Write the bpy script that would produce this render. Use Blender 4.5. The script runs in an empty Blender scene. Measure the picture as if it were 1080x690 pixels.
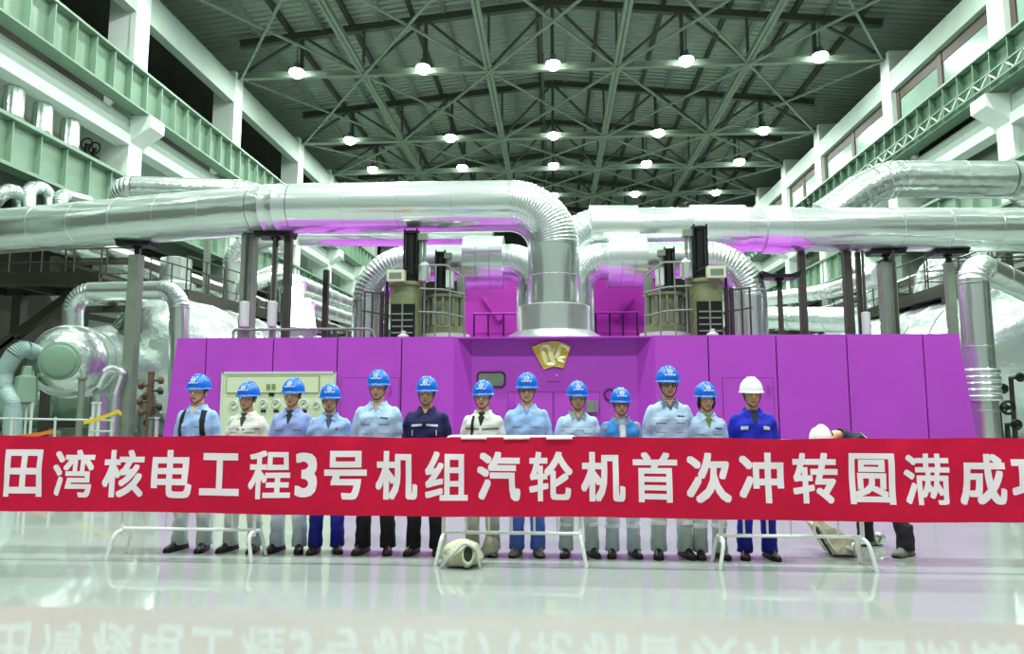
import bpy, bmesh, math, random
import numpy as np
from mathutils import Vector, Matrix
from mathutils.bvhtree import BVHTree
from math import sin, cos, pi, atan, tan, sqrt, radians

SC = bpy.context.scene
COL = SC.collection
random.seed(7)
RNG = np.random.default_rng(7)

# ------------------------------------------------------------------ camera
FPX, CAMH = 720.0, 1.5
PITCH = atan(79 / FPX)
YAW = atan(45 / FPX * cos(PITCH))
FWD = Vector((-sin(YAW) * cos(PITCH), cos(YAW) * cos(PITCH), sin(PITCH)))
RGT = Vector((cos(YAW), sin(YAW), 0))
UPV = RGT.cross(FWD)
cam_data = bpy.data.cameras.new('camera')
cam_data.sensor_width = 36
cam_data.lens = 36 * FPX / 1080
cam_data.clip_end = 400
cam = bpy.data.objects.new('camera', cam_data)
COL.objects.link(cam)
cam.matrix_world = Matrix(((RGT.x, UPV.x, -FWD.x, 0), (RGT.y, UPV.y, -FWD.y, 0),
                           (RGT.z, UPV.z, -FWD.z, CAMH), (0, 0, 0, 1)))
SC.camera = cam

# measured positions: a viewing ray of the photograph met with a plane of the hall
def _ray(px, py):
    return FWD + RGT * ((px - 540) / FPX) + UPV * ((345 - py) / FPX)
def at_y(px, py, Y):
    d = _ray(px, py); return Vector((0, 0, CAMH)) + d * (Y / d.y)
def at_x(px, py, X):
    d = _ray(px, py); return Vector((0, 0, CAMH)) + d * (X / d.x)
def at_z(px, py, Z):
    d = _ray(px, py); return Vector((0, 0, CAMH)) + d * ((Z - CAMH) / d.z)

# ------------------------------------------------------------------ world, light, exposure
def S(r, g, b):
    f = lambda c: c / 12.92 if c <= .04045 else ((c + .055) / 1.055) ** 2.4
    return (f(r / 255), f(g / 255), f(b / 255), 1)

world = bpy.data.worlds.new('hall_ambient')
SC.world = world
world.use_nodes = True
world.node_tree.nodes['Background'].inputs[0].default_value = (.80, 1.0, .90, 1)
world.node_tree.nodes['Background'].inputs[1].default_value = 0.16
SC.view_settings.view_transform = 'Standard'
SC.view_settings.look = 'None'
SC.view_settings.gamma = 1
SC.view_settings.use_curve_mapping = False
SC.view_settings.exposure = 1.0
LAMP_POWER = 560
LAMP_COLOUR = (.90, 1.0, .95)

# ------------------------------------------------------------------ materials
def mat(name, col, rough=.5, metal=0, bump=0, bscale=20, spot=0, sscale=3, spec=None, emit=None, stretch=(1, 1, 1)):
    m = bpy.data.materials.new(name)
    m.use_nodes = True
    nt = m.node_tree
    b = nt.nodes['Principled BSDF']
    b.inputs['Base Color'].default_value = col
    b.inputs['Roughness'].default_value = rough
    b.inputs['Metallic'].default_value = metal
    if spec is not None:
        b.inputs['Specular IOR Level'].default_value = spec
    if emit:
        b.inputs['Emission Color'].default_value = emit[0]
        b.inputs['Emission Strength'].default_value = emit[1]
    tc = nt.nodes.new('ShaderNodeTexCoord')
    mp = nt.nodes.new('ShaderNodeMapping')
    mp.inputs['Scale'].default_value = stretch
    nt.links.new(tc.outputs['Object'], mp.inputs[0])
    if spot:
        n = nt.nodes.new('ShaderNodeTexNoise')
        n.inputs['Scale'].default_value = sscale
        n.inputs['Detail'].default_value = 4
        nt.links.new(mp.outputs[0], n.inputs['Vector'])
        r = nt.nodes.new('ShaderNodeValToRGB')
        r.color_ramp.elements[0].position = .3
        r.color_ramp.elements[1].position = .7
        r.color_ramp.elements[0].color = tuple(c * (1 - spot) for c in col[:3]) + (1,)
        r.color_ramp.elements[1].color = tuple(min(1, c * (1 + spot * .6)) for c in col[:3]) + (1,)
        nt.links.new(n.outputs[0], r.inputs[0])
        nt.links.new(r.outputs[0], b.inputs['Base Color'])
    if bump:
        n = nt.nodes.new('ShaderNodeTexNoise')
        n.inputs['Scale'].default_value = bscale
        n.inputs['Detail'].default_value = 3
        nt.links.new(mp.outputs[0], n.inputs['Vector'])
        bp = nt.nodes.new('ShaderNodeBump')
        bp.inputs['Strength'].default_value = bump
        bp.inputs['Distance'].default_value = .05
        nt.links.new(n.outputs[0], bp.inputs['Height'])
        nt.links.new(bp.outputs[0], b.inputs['Normal'])
    return m

M = {}
M['silver'] = mat('aluminium_cladding', S(228, 238, 233), .11, .97, .07, 2.6)
M['foil'] = mat('crumpled_aluminium_foil', S(226, 238, 232), .13, .97, .6, 3.2)
M['bright_metal'] = mat('bright_sheet_metal', S(235, 242, 238), .2, .93, .05, 3)
def sheen(name, soft, share):                      # a second, softer gloss: brushed and dented sheet
    nt = M[name].node_tree; b = nt.nodes['Principled BSDF']; out = [n for n in nt.nodes if n.type == 'OUTPUT_MATERIAL'][0]
    c = nt.nodes.new('ShaderNodeBsdfPrincipled')
    for k in ('Base Color', 'Metallic'): c.inputs[k].default_value = b.inputs[k].default_value
    c.inputs['Roughness'].default_value = soft
    for l in list(nt.links):
        if l.to_node == b: nt.links.new(l.from_socket, c.inputs[l.to_socket.name])
    mx = nt.nodes.new('ShaderNodeMixShader'); mx.inputs[0].default_value = share
    nt.links.new(b.outputs[0], mx.inputs[1]); nt.links.new(c.outputs[0], mx.inputs[2]); nt.links.new(mx.outputs[0], out.inputs[0])
M['silver'] = mat('aluminium_cladding_lying', S(228, 238, 233), .12, .97, .3, 5, stretch=(.1, 1, 1))
M['silver_upright'] = mat('aluminium_cladding_standing', S(228, 238, 233), .12, .97, .3, 5, stretch=(1, 1, .08))
M['silver_bend'] = mat('aluminium_cladding_bends', S(228, 238, 233), .12, .97, .12, 3)
for k_, s_ in (('silver_upright', .5), ('silver_bend', .55), ('silver', .55), ('foil', .5), ('bright_metal', .5)): sheen(k_, *(s_, .28))
M['dull_steel'] = mat('dull_grey_green_steel', S(122, 134, 118), .5, .2, .05, 8, .15)
M['dark_steel'] = mat('dark_brown_steel', S(58, 58, 48), .55, .2, 0, 8, .2)
M['black_metal'] = mat('black_metal', S(20, 24, 24), .4, .3)
M['purple'] = mat('purple_paint', S(176, 64, 192), .48, 0, .02, 14, .05, 1.5)
M['magenta'] = mat('magenta_paint', S(168, 40, 160), .5, 0, .02, 14, .06, 1.5)
M['seam'] = mat('dark_purple_gap', S(70, 12, 92), .7)
M['beige'] = mat('beige_green_enamel', S(206, 216, 182), .4, 0, 0, 1, .04, 2)
M['olive'] = mat('olive_green_paint', S(128, 138, 96), .45, .1, .03, 10, .12, 3)
M['pale_grey'] = mat('pale_grey_paint', S(196, 206, 196), .45)
M['gold'] = mat('polished_gold', S(240, 208, 90), .34, .7, .12, 9)
M['gold_light'] = mat('pale_polished_gold', S(255, 246, 200), .35, .3)
M['concrete'] = mat('grey_green_concrete', S(168, 186, 172), .7, 0, .1, 6, .06, 1.2)
M['white_paint'] = mat('white_painted_concrete', S(228, 238, 230), .6, 0, .05, 6, .04, 1)
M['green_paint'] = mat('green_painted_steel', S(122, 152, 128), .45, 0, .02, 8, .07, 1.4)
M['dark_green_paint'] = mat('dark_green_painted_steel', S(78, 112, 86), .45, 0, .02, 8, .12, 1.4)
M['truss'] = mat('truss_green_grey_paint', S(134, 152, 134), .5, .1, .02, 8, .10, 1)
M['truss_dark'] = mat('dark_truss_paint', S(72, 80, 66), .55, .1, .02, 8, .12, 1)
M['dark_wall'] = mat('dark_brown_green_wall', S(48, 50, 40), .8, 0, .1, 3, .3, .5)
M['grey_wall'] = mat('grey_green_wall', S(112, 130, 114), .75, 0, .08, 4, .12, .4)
M['pane'] = mat('pale_window_pane', S(134, 160, 146), .25, 0, 0, 1, .1, .8)
M['frame_brown'] = mat('brown_window_frame', S(70, 62, 48), .6)
M['red'] = mat('red_banner_cloth', S(214, 12, 62), .62, 0, .06, 60, .05, 2.5, .25)
M['white_letter'] = mat('white_banner_lettering', S(255, 238, 246), .6)
M['barrier'] = mat('white_barrier_enamel', S(240, 244, 240), .35)
M['lens'] = mat('lamp_lens', (1, 1, 1, 1), .4, emit=((.93, 1, .97, 1), 14))
M['lamp_housing'] = mat('lamp_housing_grey', S(120, 130, 124), .4, .6)
M['canvas'] = mat('beige_canvas', S(198, 200, 172), .85, 0, .3, 26, .12, 8)
M['canvas_dark'] = mat('dark_bag_inside', S(44, 48, 36), .9)
M['yellow'] = mat('yellow_tape', S(222, 190, 40), .5)
M['orange'] = mat('orange_tape', S(226, 120, 40), .5)
M['blue_pipe'] = mat('bluish_grey_lagging', S(150, 176, 170), .6, .2, .3, 10, .1, 4)
M['glass'] = mat('gauge_glass', S(214, 222, 206), .15)

# floor: polished, slightly worn epoxy
fm = mat('polished_epoxy_floor', S(152, 160, 154), .07, 0, 0, 1, .09, .35, .5, None, (1, 2.2, 1))
_nt = fm.node_tree
_b = _nt.nodes['Principled BSDF']
_n = _nt.nodes.new('ShaderNodeTexNoise'); _n.inputs['Scale'].default_value = 1.3; _n.inputs['Detail'].default_value = 5
_tc = _nt.nodes.new('ShaderNodeTexCoord'); _nt.links.new(_tc.outputs['Object'], _n.inputs['Vector'])
_r = _nt.nodes.new('ShaderNodeMapRange'); _r.inputs['To Min'].default_value = .02; _r.inputs['To Max'].default_value = .085
_nt.links.new(_n.outputs[0], _r.inputs[0]); _nt.links.new(_r.outputs[0], _b.inputs['Roughness'])
_n2 = _nt.nodes.new('ShaderNodeTexNoise'); _n2.inputs['Scale'].default_value = 2.5
_nt.links.new(_tc.outputs['Object'], _n2.inputs['Vector'])
_bp = _nt.nodes.new('ShaderNodeBump'); _bp.inputs['Strength'].default_value = .035; _bp.inputs['Distance'].default_value = .02
_nt.links.new(_n2.outputs[0], _bp.inputs['Height']); _nt.links.new(_bp.outputs[0], _b.inputs['Normal'])
M['floor'] = fm

# roof deck: corrugated sheet, ribs running across the hall
rm = mat('corrugated_roof_sheet', S(156, 174, 156), .5, .25, 0, 1, .12, .15)
_nt = rm.node_tree
_tc = _nt.nodes.new('ShaderNodeTexCoord')
_w = _nt.nodes.new('ShaderNodeTexWave'); _w.wave_type = 'BANDS'; _w.bands_direction = 'Y'; _w.inputs['Scale'].default_value = .55
_nt.links.new(_tc.outputs['Object'], _w.inputs['Vector'])
_bp = _nt.nodes.new('ShaderNodeBump'); _bp.inputs['Strength'].default_value = 1; _bp.inputs['Distance'].default_value = .35
_nt.links.new(_w.outputs[0], _bp.inputs['Height']); _nt.links.new(_bp.outputs[0], _nt.nodes['Principled BSDF'].inputs['Normal'])
M['deck'] = rm

# ------------------------------------------------------------------ mesh builder
class MB:
    def __init__(s):
        s.v, s.f, s.m, s.cur = [], [], [], 0
    def add(s, vs, fs):
        o = len(s.v)
        s.v += [tuple(p) for p in vs]
        for f in fs:
            s.f.append(tuple(i + o for i in f)); s.m.append(s.cur)
        return s
    def box(s, x0, x1, y0, y1, z0, z1):
        x0, x1 = min(x0, x1), max(x0, x1); y0, y1 = min(y0, y1), max(y0, y1); z0, z1 = min(z0, z1), max(z0, z1)
        return s.add([(x0, y0, z0), (x1, y0, z0), (x1, y1, z0), (x0, y1, z0), (x0, y0, z1), (x1, y0, z1), (x1, y1, z1), (x0, y1, z1)],
                     [(3, 2, 1, 0), (4, 5, 6, 7), (0, 1, 5, 4), (1, 2, 6, 5), (2, 3, 7, 6), (3, 0, 4, 7)])
    def bar(s, p, q, w, h=None, up=(0, 0, 1)):
        p, q = Vector(p), Vector(q); h = h or w
        d = (q - p).normalized(); u = Vector(up)
        if abs(d.dot(u)) > .95: u = Vector((0, 1, 0))
        a = d.cross(u).normalized() * (w / 2); b = a.cross(d).normalized() * (h / 2)
        vs = [p - a - b, p + a - b, p + a + b, p - a + b, q - a - b, q + a - b, q + a + b, q - a + b]
        return s.add(vs, [(3, 2, 1, 0), (4, 5, 6, 7), (0, 1, 5, 4), (1, 2, 6, 5), (2, 3, 7, 6), (3, 0, 4, 7)])
    def ibeam(s, p, q, w, h, t=.03, up=(0, 0, 1)):
        p, q = Vector(p), Vector(q); u = Vector(up)
        d = (q - p).normalized()
        b = (d.cross(u).normalized()).cross(d).normalized()
        s.bar(p, q, t, h, up)
        s.bar(p + b * (h / 2 - t / 2), q + b * (h / 2 - t / 2), w, t, up)
        s.bar(p - b * (h / 2 - t / 2), q - b * (h / 2 - t / 2), w, t, up)
        return s
    def prism(s, poly, off):                       # closed polygon (3-D points) pushed along off
        n = len(poly); off = Vector(off)
        vs = [Vector(p) for p in poly] + [Vector(p) + off for p in poly]
        fs = [tuple(range(n))[::-1], tuple(range(n, 2 * n))] + [(i, (i + 1) % n, n + (i + 1) % n, n + i) for i in range(n)]
        return s.add(vs, fs)
    def rings(s, rings, caps=True, closed=True):
        n = len(rings[0]); vs = [p for r in rings for p in r]; fs = []
        for i in range(len(rings) - 1):
            for j in range(n if closed else n - 1):
                k = (j + 1) % n
                fs.append((i * n + j, i * n + k, (i + 1) * n + k, (i + 1) * n + j))
        if caps and closed:
            fs.append(tuple(range(n))[::-1]); fs.append(tuple(range((len(rings) - 1) * n, len(rings) * n)))
        return s.add(vs, fs)
    def tube(s, path, r, seg=16, caps=True):
        P = [Vector(p) for p in path]; n = len(P)
        R = r if isinstance(r, (list, tuple)) else [r] * n
        T = []
        for i in range(n):
            a = P[i] - P[i - 1] if i else P[1] - P[0]
            b = P[i + 1] - P[i] if i < n - 1 else P[-1] - P[-2]
            a = a.normalized() if a.length > 1e-9 else b.normalized(); b = b.normalized() if b.length > 1e-9 else a
            T.append((a + b).normalized())
        u = T[0].orthogonal().normalized(); out = []
        for i in range(n):
            u = (u - T[i] * u.dot(T[i])).normalized(); w = T[i].cross(u)
            out.append([P[i] + (u * cos(2 * pi * j / seg) + w * sin(2 * pi * j / seg)) * R[i] for j in range(seg)])
        return s.rings(out, caps)
    def lathe(s, c, prof, axis=(0, 0, 1), seg=24, sx=1, sy=1):      # prof: (radius, height along axis)
        c = Vector(c); a = Vector(axis).normalized()
        u = Vector((1, 0, 0)) if abs(a.x) < .9 else Vector((0, 1, 0))
        u = (u - a * u.dot(a)).normalized(); w = a.cross(u)
        return s.rings([[c + a * h + (u * cos(2 * pi * j / seg) * sx + w * sin(2 * pi * j / seg) * sy) * max(r, 1e-4) for j in range(seg)] for r, h in prof])
    def ell(s, c, r, seg=16, rg=10):
        c = Vector(c)
        return s.rings([[c + Vector((r[0] * sin(t) * cos(2 * pi * j / seg), r[1] * sin(t) * sin(2 * pi * j / seg), -r[2] * cos(t)))
                         for j in range(seg)] for t in [.02 + (pi - .04) * i / rg for i in range(rg + 1)]])
    def build(s, name, mats, parent=None, smooth=False, origin=None):
        me = bpy.data.meshes.new(name)
        off = Vector(parent.get('_base', (0, 0, 0))) if parent is not None else Vector(origin or (0, 0, 0))
        me.from_pydata([(p[0] - off.x, p[1] - off.y, p[2] - off.z) for p in s.v], [], s.f)
        for m in (mats if isinstance(mats, (list, tuple)) else [mats]):
            me.materials.append(M[m] if isinstance(m, str) else m)
        me.polygons.foreach_set('material_index', s.m)
        if smooth:
            me.polygons.foreach_set('use_smooth', [True] * len(me.polygons))
            me.set_sharp_from_angle(angle=radians(38))
        me.update()
        o = bpy.data.objects.new(name, me)
        COL.objects.link(o)
        if parent is not None:
            o.parent = parent; o['_base'] = list(off)
        else:
            o.location = off; o['_base'] = list(off)
        return o

def tag(o, label, cat, group=None, kind=None):
    o['label'] = label; o['category'] = cat
    if group: o['group'] = group
    if kind: o['kind'] = kind
    return o
def thing(name, label, cat, loc, group=None, kind=None):
    o = bpy.data.objects.new(name, None)
    o.empty_display_size = .1
    COL.objects.link(o); o.location = loc; o['_base'] = list(loc)
    return tag(o, label, cat, group, kind)
def struct(o, label, cat='wall'):
    return tag(o, label, cat, None, 'structure')
def copy_thing(o, loc, label):
    r = o.copy(); COL.objects.link(r); r.location = loc; r['label'] = label
    for ch in list(o.children):
        c = ch.copy(); COL.objects.link(c); c.parent = r
        for g in list(ch.children):
            d = g.copy(); COL.objects.link(d); d.parent = c
    return r
def fillet(pts, rad, n=12):                        # polyline with rounded corners
    P = [Vector(p) for p in pts]; out = [P[0]]
    R = rad if isinstance(rad, (list, tuple)) else [rad] * (len(P) - 2)
    for i in range(1, len(P) - 1):
        a = (P[i - 1] - P[i]).normalized(); b = (P[i + 1] - P[i]).normalized()
        ang = a.angle(b); d = R[i - 1] / tan(ang / 2)
        bis = (a + b).normalized(); c = P[i] + bis * (R[i - 1] / sin(ang / 2))
        s0 = P[i] + a * d - c; s1 = P[i] + b * d - c; tot = s0.angle(s1); ax = s0.cross(s1).normalized()
        for k in range(n + 1):
            out.append(c + Matrix.Rotation(tot * k / n, 3, ax) @ s0)
    out.append(P[-1]); return out
ORD = ['first', 'second', 'third', 'fourth', 'fifth', 'sixth', 'seventh', 'eighth', 'ninth', 'tenth', 'eleventh', 'twelfth', 'thirteenth', 'fourteenth', 'fifteenth', 'sixteenth']
# ------------------------------------------------------------------ the hall
W = 22.0
struct(MB().box(-27, 27, -14, 96, -.3, 0).build('floor', 'floor'), 'polished pale grey hall floor', 'floor')
def roof_z(x): return 29.6 - abs(x) * .105
_m = MB()
_m.prism([(-27, -14, roof_z(27)), (0, -14, roof_z(0)), (27, -14, roof_z(27)), (27, -14, roof_z(27) + .3), (0, -14, roof_z(0) + .3), (-27, -14, roof_z(27) + .3)], (0, 110, 0))
struct(_m.build('ceiling', 'deck'), 'corrugated green grey roof deck', 'ceiling')
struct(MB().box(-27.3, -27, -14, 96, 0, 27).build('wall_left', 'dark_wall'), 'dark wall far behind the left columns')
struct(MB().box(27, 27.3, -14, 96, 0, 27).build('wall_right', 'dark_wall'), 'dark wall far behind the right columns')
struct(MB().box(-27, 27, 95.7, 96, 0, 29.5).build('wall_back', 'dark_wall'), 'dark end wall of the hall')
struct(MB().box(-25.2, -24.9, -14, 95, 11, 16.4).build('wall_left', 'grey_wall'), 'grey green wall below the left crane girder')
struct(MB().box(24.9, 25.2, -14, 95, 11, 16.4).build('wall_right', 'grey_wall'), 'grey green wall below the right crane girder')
BAYS = [9.3, 21.4, 33.5, 44.6, 56.5, 64.9, 73.4, 82.0, 90.5]
for sgn, side in ((-1, 'left'), (1, 'right')):
    for k, y in enumerate(BAYS):
        m = MB()
        m.cur = 0; m.box(sgn * W, sgn * (W + 1.5), y - .6, y + .6, 11, 24.4)
        m.cur = 2; m.box(sgn * W, sgn * (W + 1.5), y - .6, y + .6, 0, 11)  # lower part darkened: dimness of the aisle put into the colour
        m.cur = 1; m.box(sgn * (W - .02), sgn * (W + .3), y - .62, y - .55, 11, 24.4)
        # bracket carrying the crane girder
        m.cur = 0
        m.prism([(sgn * W, y - .62, 14.95), (sgn * (W - 1.15), y - .62, 15.7), (sgn * (W - 1.15), y - .62, 16.33), (sgn * W, y - .62, 16.33)], (0, 1.24, 0))
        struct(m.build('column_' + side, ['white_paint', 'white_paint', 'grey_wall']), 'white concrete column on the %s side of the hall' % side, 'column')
    for k in range(len(BAYS) - 1):
        y0, y1 = BAYS[k] + .6, BAYS[k + 1] - .6
        m = MB()
        m.cur = 0; m.box(sgn * W, sgn * (W + .7), y0, y1, 15.3, 16.15)
        m.cur = 1; m.box(sgn * (W - .12), sgn * (W + .7), y0, y1, 14.75, 15.3)  # whiter ledge: brightness of a lit face put into the colour
        struct(m.build('beam_' + side, ['concrete', 'white_paint']), 'concrete beam under the %s crane girder' % side, 'beam')
        m = MB(); m.box(sgn * W, sgn * (W + .6), y0, y1, 22.1 if sgn < 0 else 21.6, 23.9 if sgn < 0 else 22.95)
        struct(m.build('beam_' + side, 'concrete'), 'upper concrete beam on the %s side' % side, 'beam')
    # glazing band between the columns
    for k in range(1, len(BAYS) - 1):
        y0, y1 = BAYS[k] + .6, BAYS[k + 1] - .6
        if sgn < 0:
            continue
        root = bpy.data.objects.new('window_%d' % k, None); COL.objects.link(root); struct(root, 'window band between right columns', 'window')
        X = W + .35
        m = MB(); m.box(X, X + .12, y0, y1, 20.9, 21.6)
        ym = (y0 + y1) / 2
        for yy in (y0, ym - .25, y1 - .4): m.box(X - .05, X + .12, yy, yy + .45, 18.3, 21.6)
        m.build('window_frame', 'frame_brown', root)
        m = MB(); m.box(X + .04, X + .08, y0 + .4, ym - .25, 18.3, 20.95); m.box(X + .04, X + .08, ym + .2, y1 - .4, 18.3, 20.95)
        m.build('window_pane', 'pane', root)
# left: open bays with service beams behind
for k in range(1, len(BAYS) - 1):
    m = MB(); m.box(-W - 2.2, -W - 1.6, BAYS[k] + .6, BAYS[k + 1] - .6, 18.6, 19.6)
    struct(m.build('beam_left', 'dark_green_paint'), 'service beam behind the left columns', 'beam')

# crane runway girders: one per side, stiffeners along the web
for sgn, side in ((-1, 'left'), (1, 'right')):
    g = thing('crane_girder', 'long green steel crane girder running along the %s wall columns' % side, 'girder', (sgn * 21.4, 10, 16.35))
    xa = sgn * 21.4
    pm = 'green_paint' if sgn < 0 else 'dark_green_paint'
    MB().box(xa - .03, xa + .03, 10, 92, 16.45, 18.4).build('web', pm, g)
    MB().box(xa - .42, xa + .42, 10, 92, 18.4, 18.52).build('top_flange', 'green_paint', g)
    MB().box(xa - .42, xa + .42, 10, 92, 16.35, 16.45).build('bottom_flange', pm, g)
    MB().box(xa - .06, xa + .06, 10, 92, 18.52, 18.66).build('crane_rail', 'dull_steel', g)
    y = 10.3
    while y < 78:
        MB().box(xa - sgn * .03, xa - sgn * .36, y - .03, y + .03, 16.45, 18.4).build('stiffener', pm, g)
        y += 1.32
    if sgn > 0:                                    # cable tray and pipe work hung on the right girder
        tr = thing('cable_tray', 'green latticed cable tray along the foot of the right crane girder', 'cable tray', (20.85, 10, 16.5))
        m = MB(); m.bar((20.8, 10, 16.55), (20.8, 80, 16.55), .09); m.bar((20.8, 10, 17.1), (20.8, 80, 17.1), .09)
        m.build('rail', 'dark_green_paint', tr)
        m = MB(); y = 10.2; k = 0
        while y < 79:
            m.bar((20.8, y, 16.55 if k % 2 else 17.1), (20.8, y + .62, 17.1 if k % 2 else 16.55), .06); y += .62; k += 1
        m.build('lattice', 'pale_grey', tr)
# lower green girders of the galleries, three canisters on the left one
for sgn, side in ((-1, 'left'), (1, 'right')):
    a = sgn * 22.2
    g = thing('floor_girder', 'lower green steel girder along the %s gallery, below the crane girder' % side, 'girder', (a, 12, 11.0))
    MB().box(a - .03, a + .03, 12, 92, 11.1, 12.9).build('web', 'green_paint', g)
    MB().box(a - .4, a + .42, 12, 92, 12.9, 13.05).build('top_flange', 'green_paint', g)
    MB().box(a - .4, a + .35, 12, 92, 10.95, 11.1).build('bottom_flange', 'green_paint', g)
    for k in range(40):
        MB().box(a - sgn * .03, a - sgn * .30, 13 + k * 1.55, 13.06 + k * 1.55, 11.1, 12.9).build('stiffener', 'green_paint', g)
    struct(MB().box(sgn * 25, sgn * 22.63, 12, 95, 12.98, 13.1).build('floor_gallery', 'concrete'), 'gallery floor behind the %s green girder' % side, 'floor')
for k, px in enumerate((13, 45, 75)):
    c = at_x(px, 118, -22.75)
    t = thing('silver_canister', '%s of three upright silver canisters on the left gallery' % ['leftmost', 'middle one', 'rightmost'][k], 'canister', (c.x, c.y, 13.1), 'silver canisters on the left gallery')
    MB().lathe((c.x, c.y, 13.1), [(.4, 0), (.46, .02), (.46, .30), (.4, .34)], seg=24).build('foot_ring', 'dull_steel', t, True)
    m = MB()
    m.rings([[(c.x + (r + (.012 if j % 3 == 0 else -.006)) * cos(2 * pi * j / 42), c.y + (r + (.012 if j % 3 == 0 else -.006)) * sin(2 * pi * j / 42), 13.1 + h) for j in range(42)] for r, h in ((.39, .32), (.39, 1.56), (.36, 1.6), (.2, 1.63))])
    m.build('shell', 'foil', t)
for k in range(2):
    c = at_x(92 + k * 8, 147 + k * 4, -23.4)
    t = thing('gallery_valve', 'small dark valve on gallery right of the silver canisters' if k == 0 else 'small dark valve nearest the column right of the canisters', 'valve', (c.x, c.y, 13.1))
    MB().lathe((c.x, c.y, 13.1), [(.12, 0), (.12, .7), (.2, .72), (.2, .85), (.1, .9), (.1, 1.3)], seg=12).build('valve_body', 'black_metal', t, True)
    MB().tube([(c.x + .3 * cos(a), c.y, 14.4 + .3 * sin(a)) for a in [2 * pi * i / 16 for i in range(17)]], .04, 6).build('hand_wheel', 'black_metal', t, True)

# roof trusses
TR = [44.5, 56.6, 64.8, 73.5, 82.2]
NX = 8.75
BZ = 24.2
for k, Y in enumerate(TR):
    t = thing('roof_truss', 'green steel roof truss, %s counted from the camera' % ORD[k], 'truss', (0, Y, BZ), 'roof trusses across the hall')
    w = .34 if k != 1 else .5
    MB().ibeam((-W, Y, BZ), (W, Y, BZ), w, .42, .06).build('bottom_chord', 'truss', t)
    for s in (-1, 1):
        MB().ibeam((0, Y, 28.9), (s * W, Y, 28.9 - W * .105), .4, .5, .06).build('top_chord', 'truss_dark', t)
    xs = [-17.5 + 4.375 * i for i in range(9)]
    for i, x in enumerate(xs):
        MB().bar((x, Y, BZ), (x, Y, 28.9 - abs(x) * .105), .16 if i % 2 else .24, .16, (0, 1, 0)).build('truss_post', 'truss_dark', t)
    ex = [-W] + xs + [W]
    for i in range(len(ex) - 1):
        a, b = ex[i], ex[i + 1]
        up = (i % 2 == 0)
        za, zb = (BZ, 28.9 - abs(b) * .105) if up else (28.9 - abs(a) * .105, BZ)
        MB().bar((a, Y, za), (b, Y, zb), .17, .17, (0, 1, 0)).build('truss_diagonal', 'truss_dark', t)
# long ties in the plane of the bottom chords
TX = [-13.12, -4.375, 4.375, 13.12]
for i, x in enumerate(TX):
    t = tag(MB().ibeam((x, 20, BZ + .05), (x, TR[-1], BZ + .05), .5, .34, .05).build('roof_tie', 'truss', None, False, (x, 20, BZ)),
            'long green tie beam under the roof, %s from the left' % ORD[i], 'beam', 'long ties under the roof')
# crossed bracing
edges = [-W + .16] + TX + [W - .16]
ROWS = [32.4] + TR
for j in range(len(ROWS) - 1):
    for i in range(5):
        a, b = edges[i], edges[i + 1]; y0, y1 = ROWS[j], ROWS[j + 1]
        where = 'in front of the first roof truss' if j == 0 else 'behind the %s roof truss' % ORD[j - 1]
        t = thing('cross_brace', 'crossed roof bracing %s, %s bay from the left' % (where, ORD[i]), 'bracing', ((a + b) / 2, y0, BZ - .1), 'crossed bracing in the roof')
        MB().bar((a, y0, BZ - .1), (b, y1, BZ - .1), .15, .12).build('brace_bar', 'truss', t)
        MB().bar((b, y0, BZ - .24), (a, y1, BZ - .24), .15, .12).build('brace_bar', 'truss', t)
# purlins under the deck
PX = [-20.5 + 2.16 * i for i in range(20)]
for i, x in enumerate(PX):
    z = roof_z(x) - .3
    o = MB().ibeam((x, 20, z), (x, 95, z), .26, .4, .06).build('roof_purlin', 'truss' if i % 2 == 0 else 'truss_dark', None, False, (x, 20, z))
    n = i if i < 10 else 19 - i
    tag(o, 'roof purlin under the corrugated deck, %s from the %s wall' % (ORD[n], 'left' if i < 10 else 'right'), 'purlin', 'purlins under the roof deck')
# a short vertical lattice at the ridge between trusses
for j in range(len(TR) - 1):
    t = thing('ridge_lattice', 'lattice of thin bars at the ridge behind the %s roof truss' % ORD[j], 'bracing', (0, TR[j], BZ), 'ridge lattices')
    y0, y1 = TR[j], TR[j + 1]; n = 4
    for q in range(n):
        ya, yb = y0 + (y1 - y0) * q / n, y0 + (y1 - y0) * (q + 1) / n
        MB().bar((-.75, ya, BZ + .2 if q % 2 else 28.4), (-.75, yb, 28.4 if q % 2 else BZ + .2), .14).build('lattice_bar', 'truss_dark', t)

# high-bay lamps
LX = [-17.6, -8.8, 0.05, 8.9, 17.6]
ROWN = ['out in front of the roof trusses']
def make_lamp():
    t = thing('ceiling_lamp', 'x', 'lamp', (0, 0, 24.0), 'high bay lamps under the roof')
    MB().tube([(0, 0, 24.75), (0, 0, 26.6)], .04, 6).build('cord', 'truss_dark', t)
    MB().lathe((0, 0, 24.0), [(.46, .10), (.48, .14), (.36, .28), (.2, .42), (.15, .7), (.05, .75)], seg=20).build('lamp_housing', 'lamp_housing', t, True)
    MB().lathe((0, 0, 24.0), [(.05, -.36), (.26, -.32), (.44, -.18), (.5, .0), (.47, .12)], seg=20).build('lamp_lens', 'lens', t, True)
    return t
lamp0 = None
def lamp_at(x, y, z, label, power=1.0):
    global lamp0
    if lamp0 is None:
        lamp0 = make_lamp(); lamp0.location = (x, y, z); lamp0['label'] = label; r = lamp0
    else:
        r = copy_thing(lamp0, (x, y, z), label)
    ld = bpy.data.lights.new('lamp_light', 'AREA'); ld.shape = 'DISK'; ld.size = .8; ld.energy = LAMP_POWER * power; ld.color = LAMP_COLOUR
    lo = bpy.data.objects.new('lamp_light', ld); COL.objects.link(lo); lo.location = (x, y, z - .40)
    return r
PLACE = ['leftmost', 'second from the left', 'middle', 'second from the right', 'rightmost']
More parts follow.
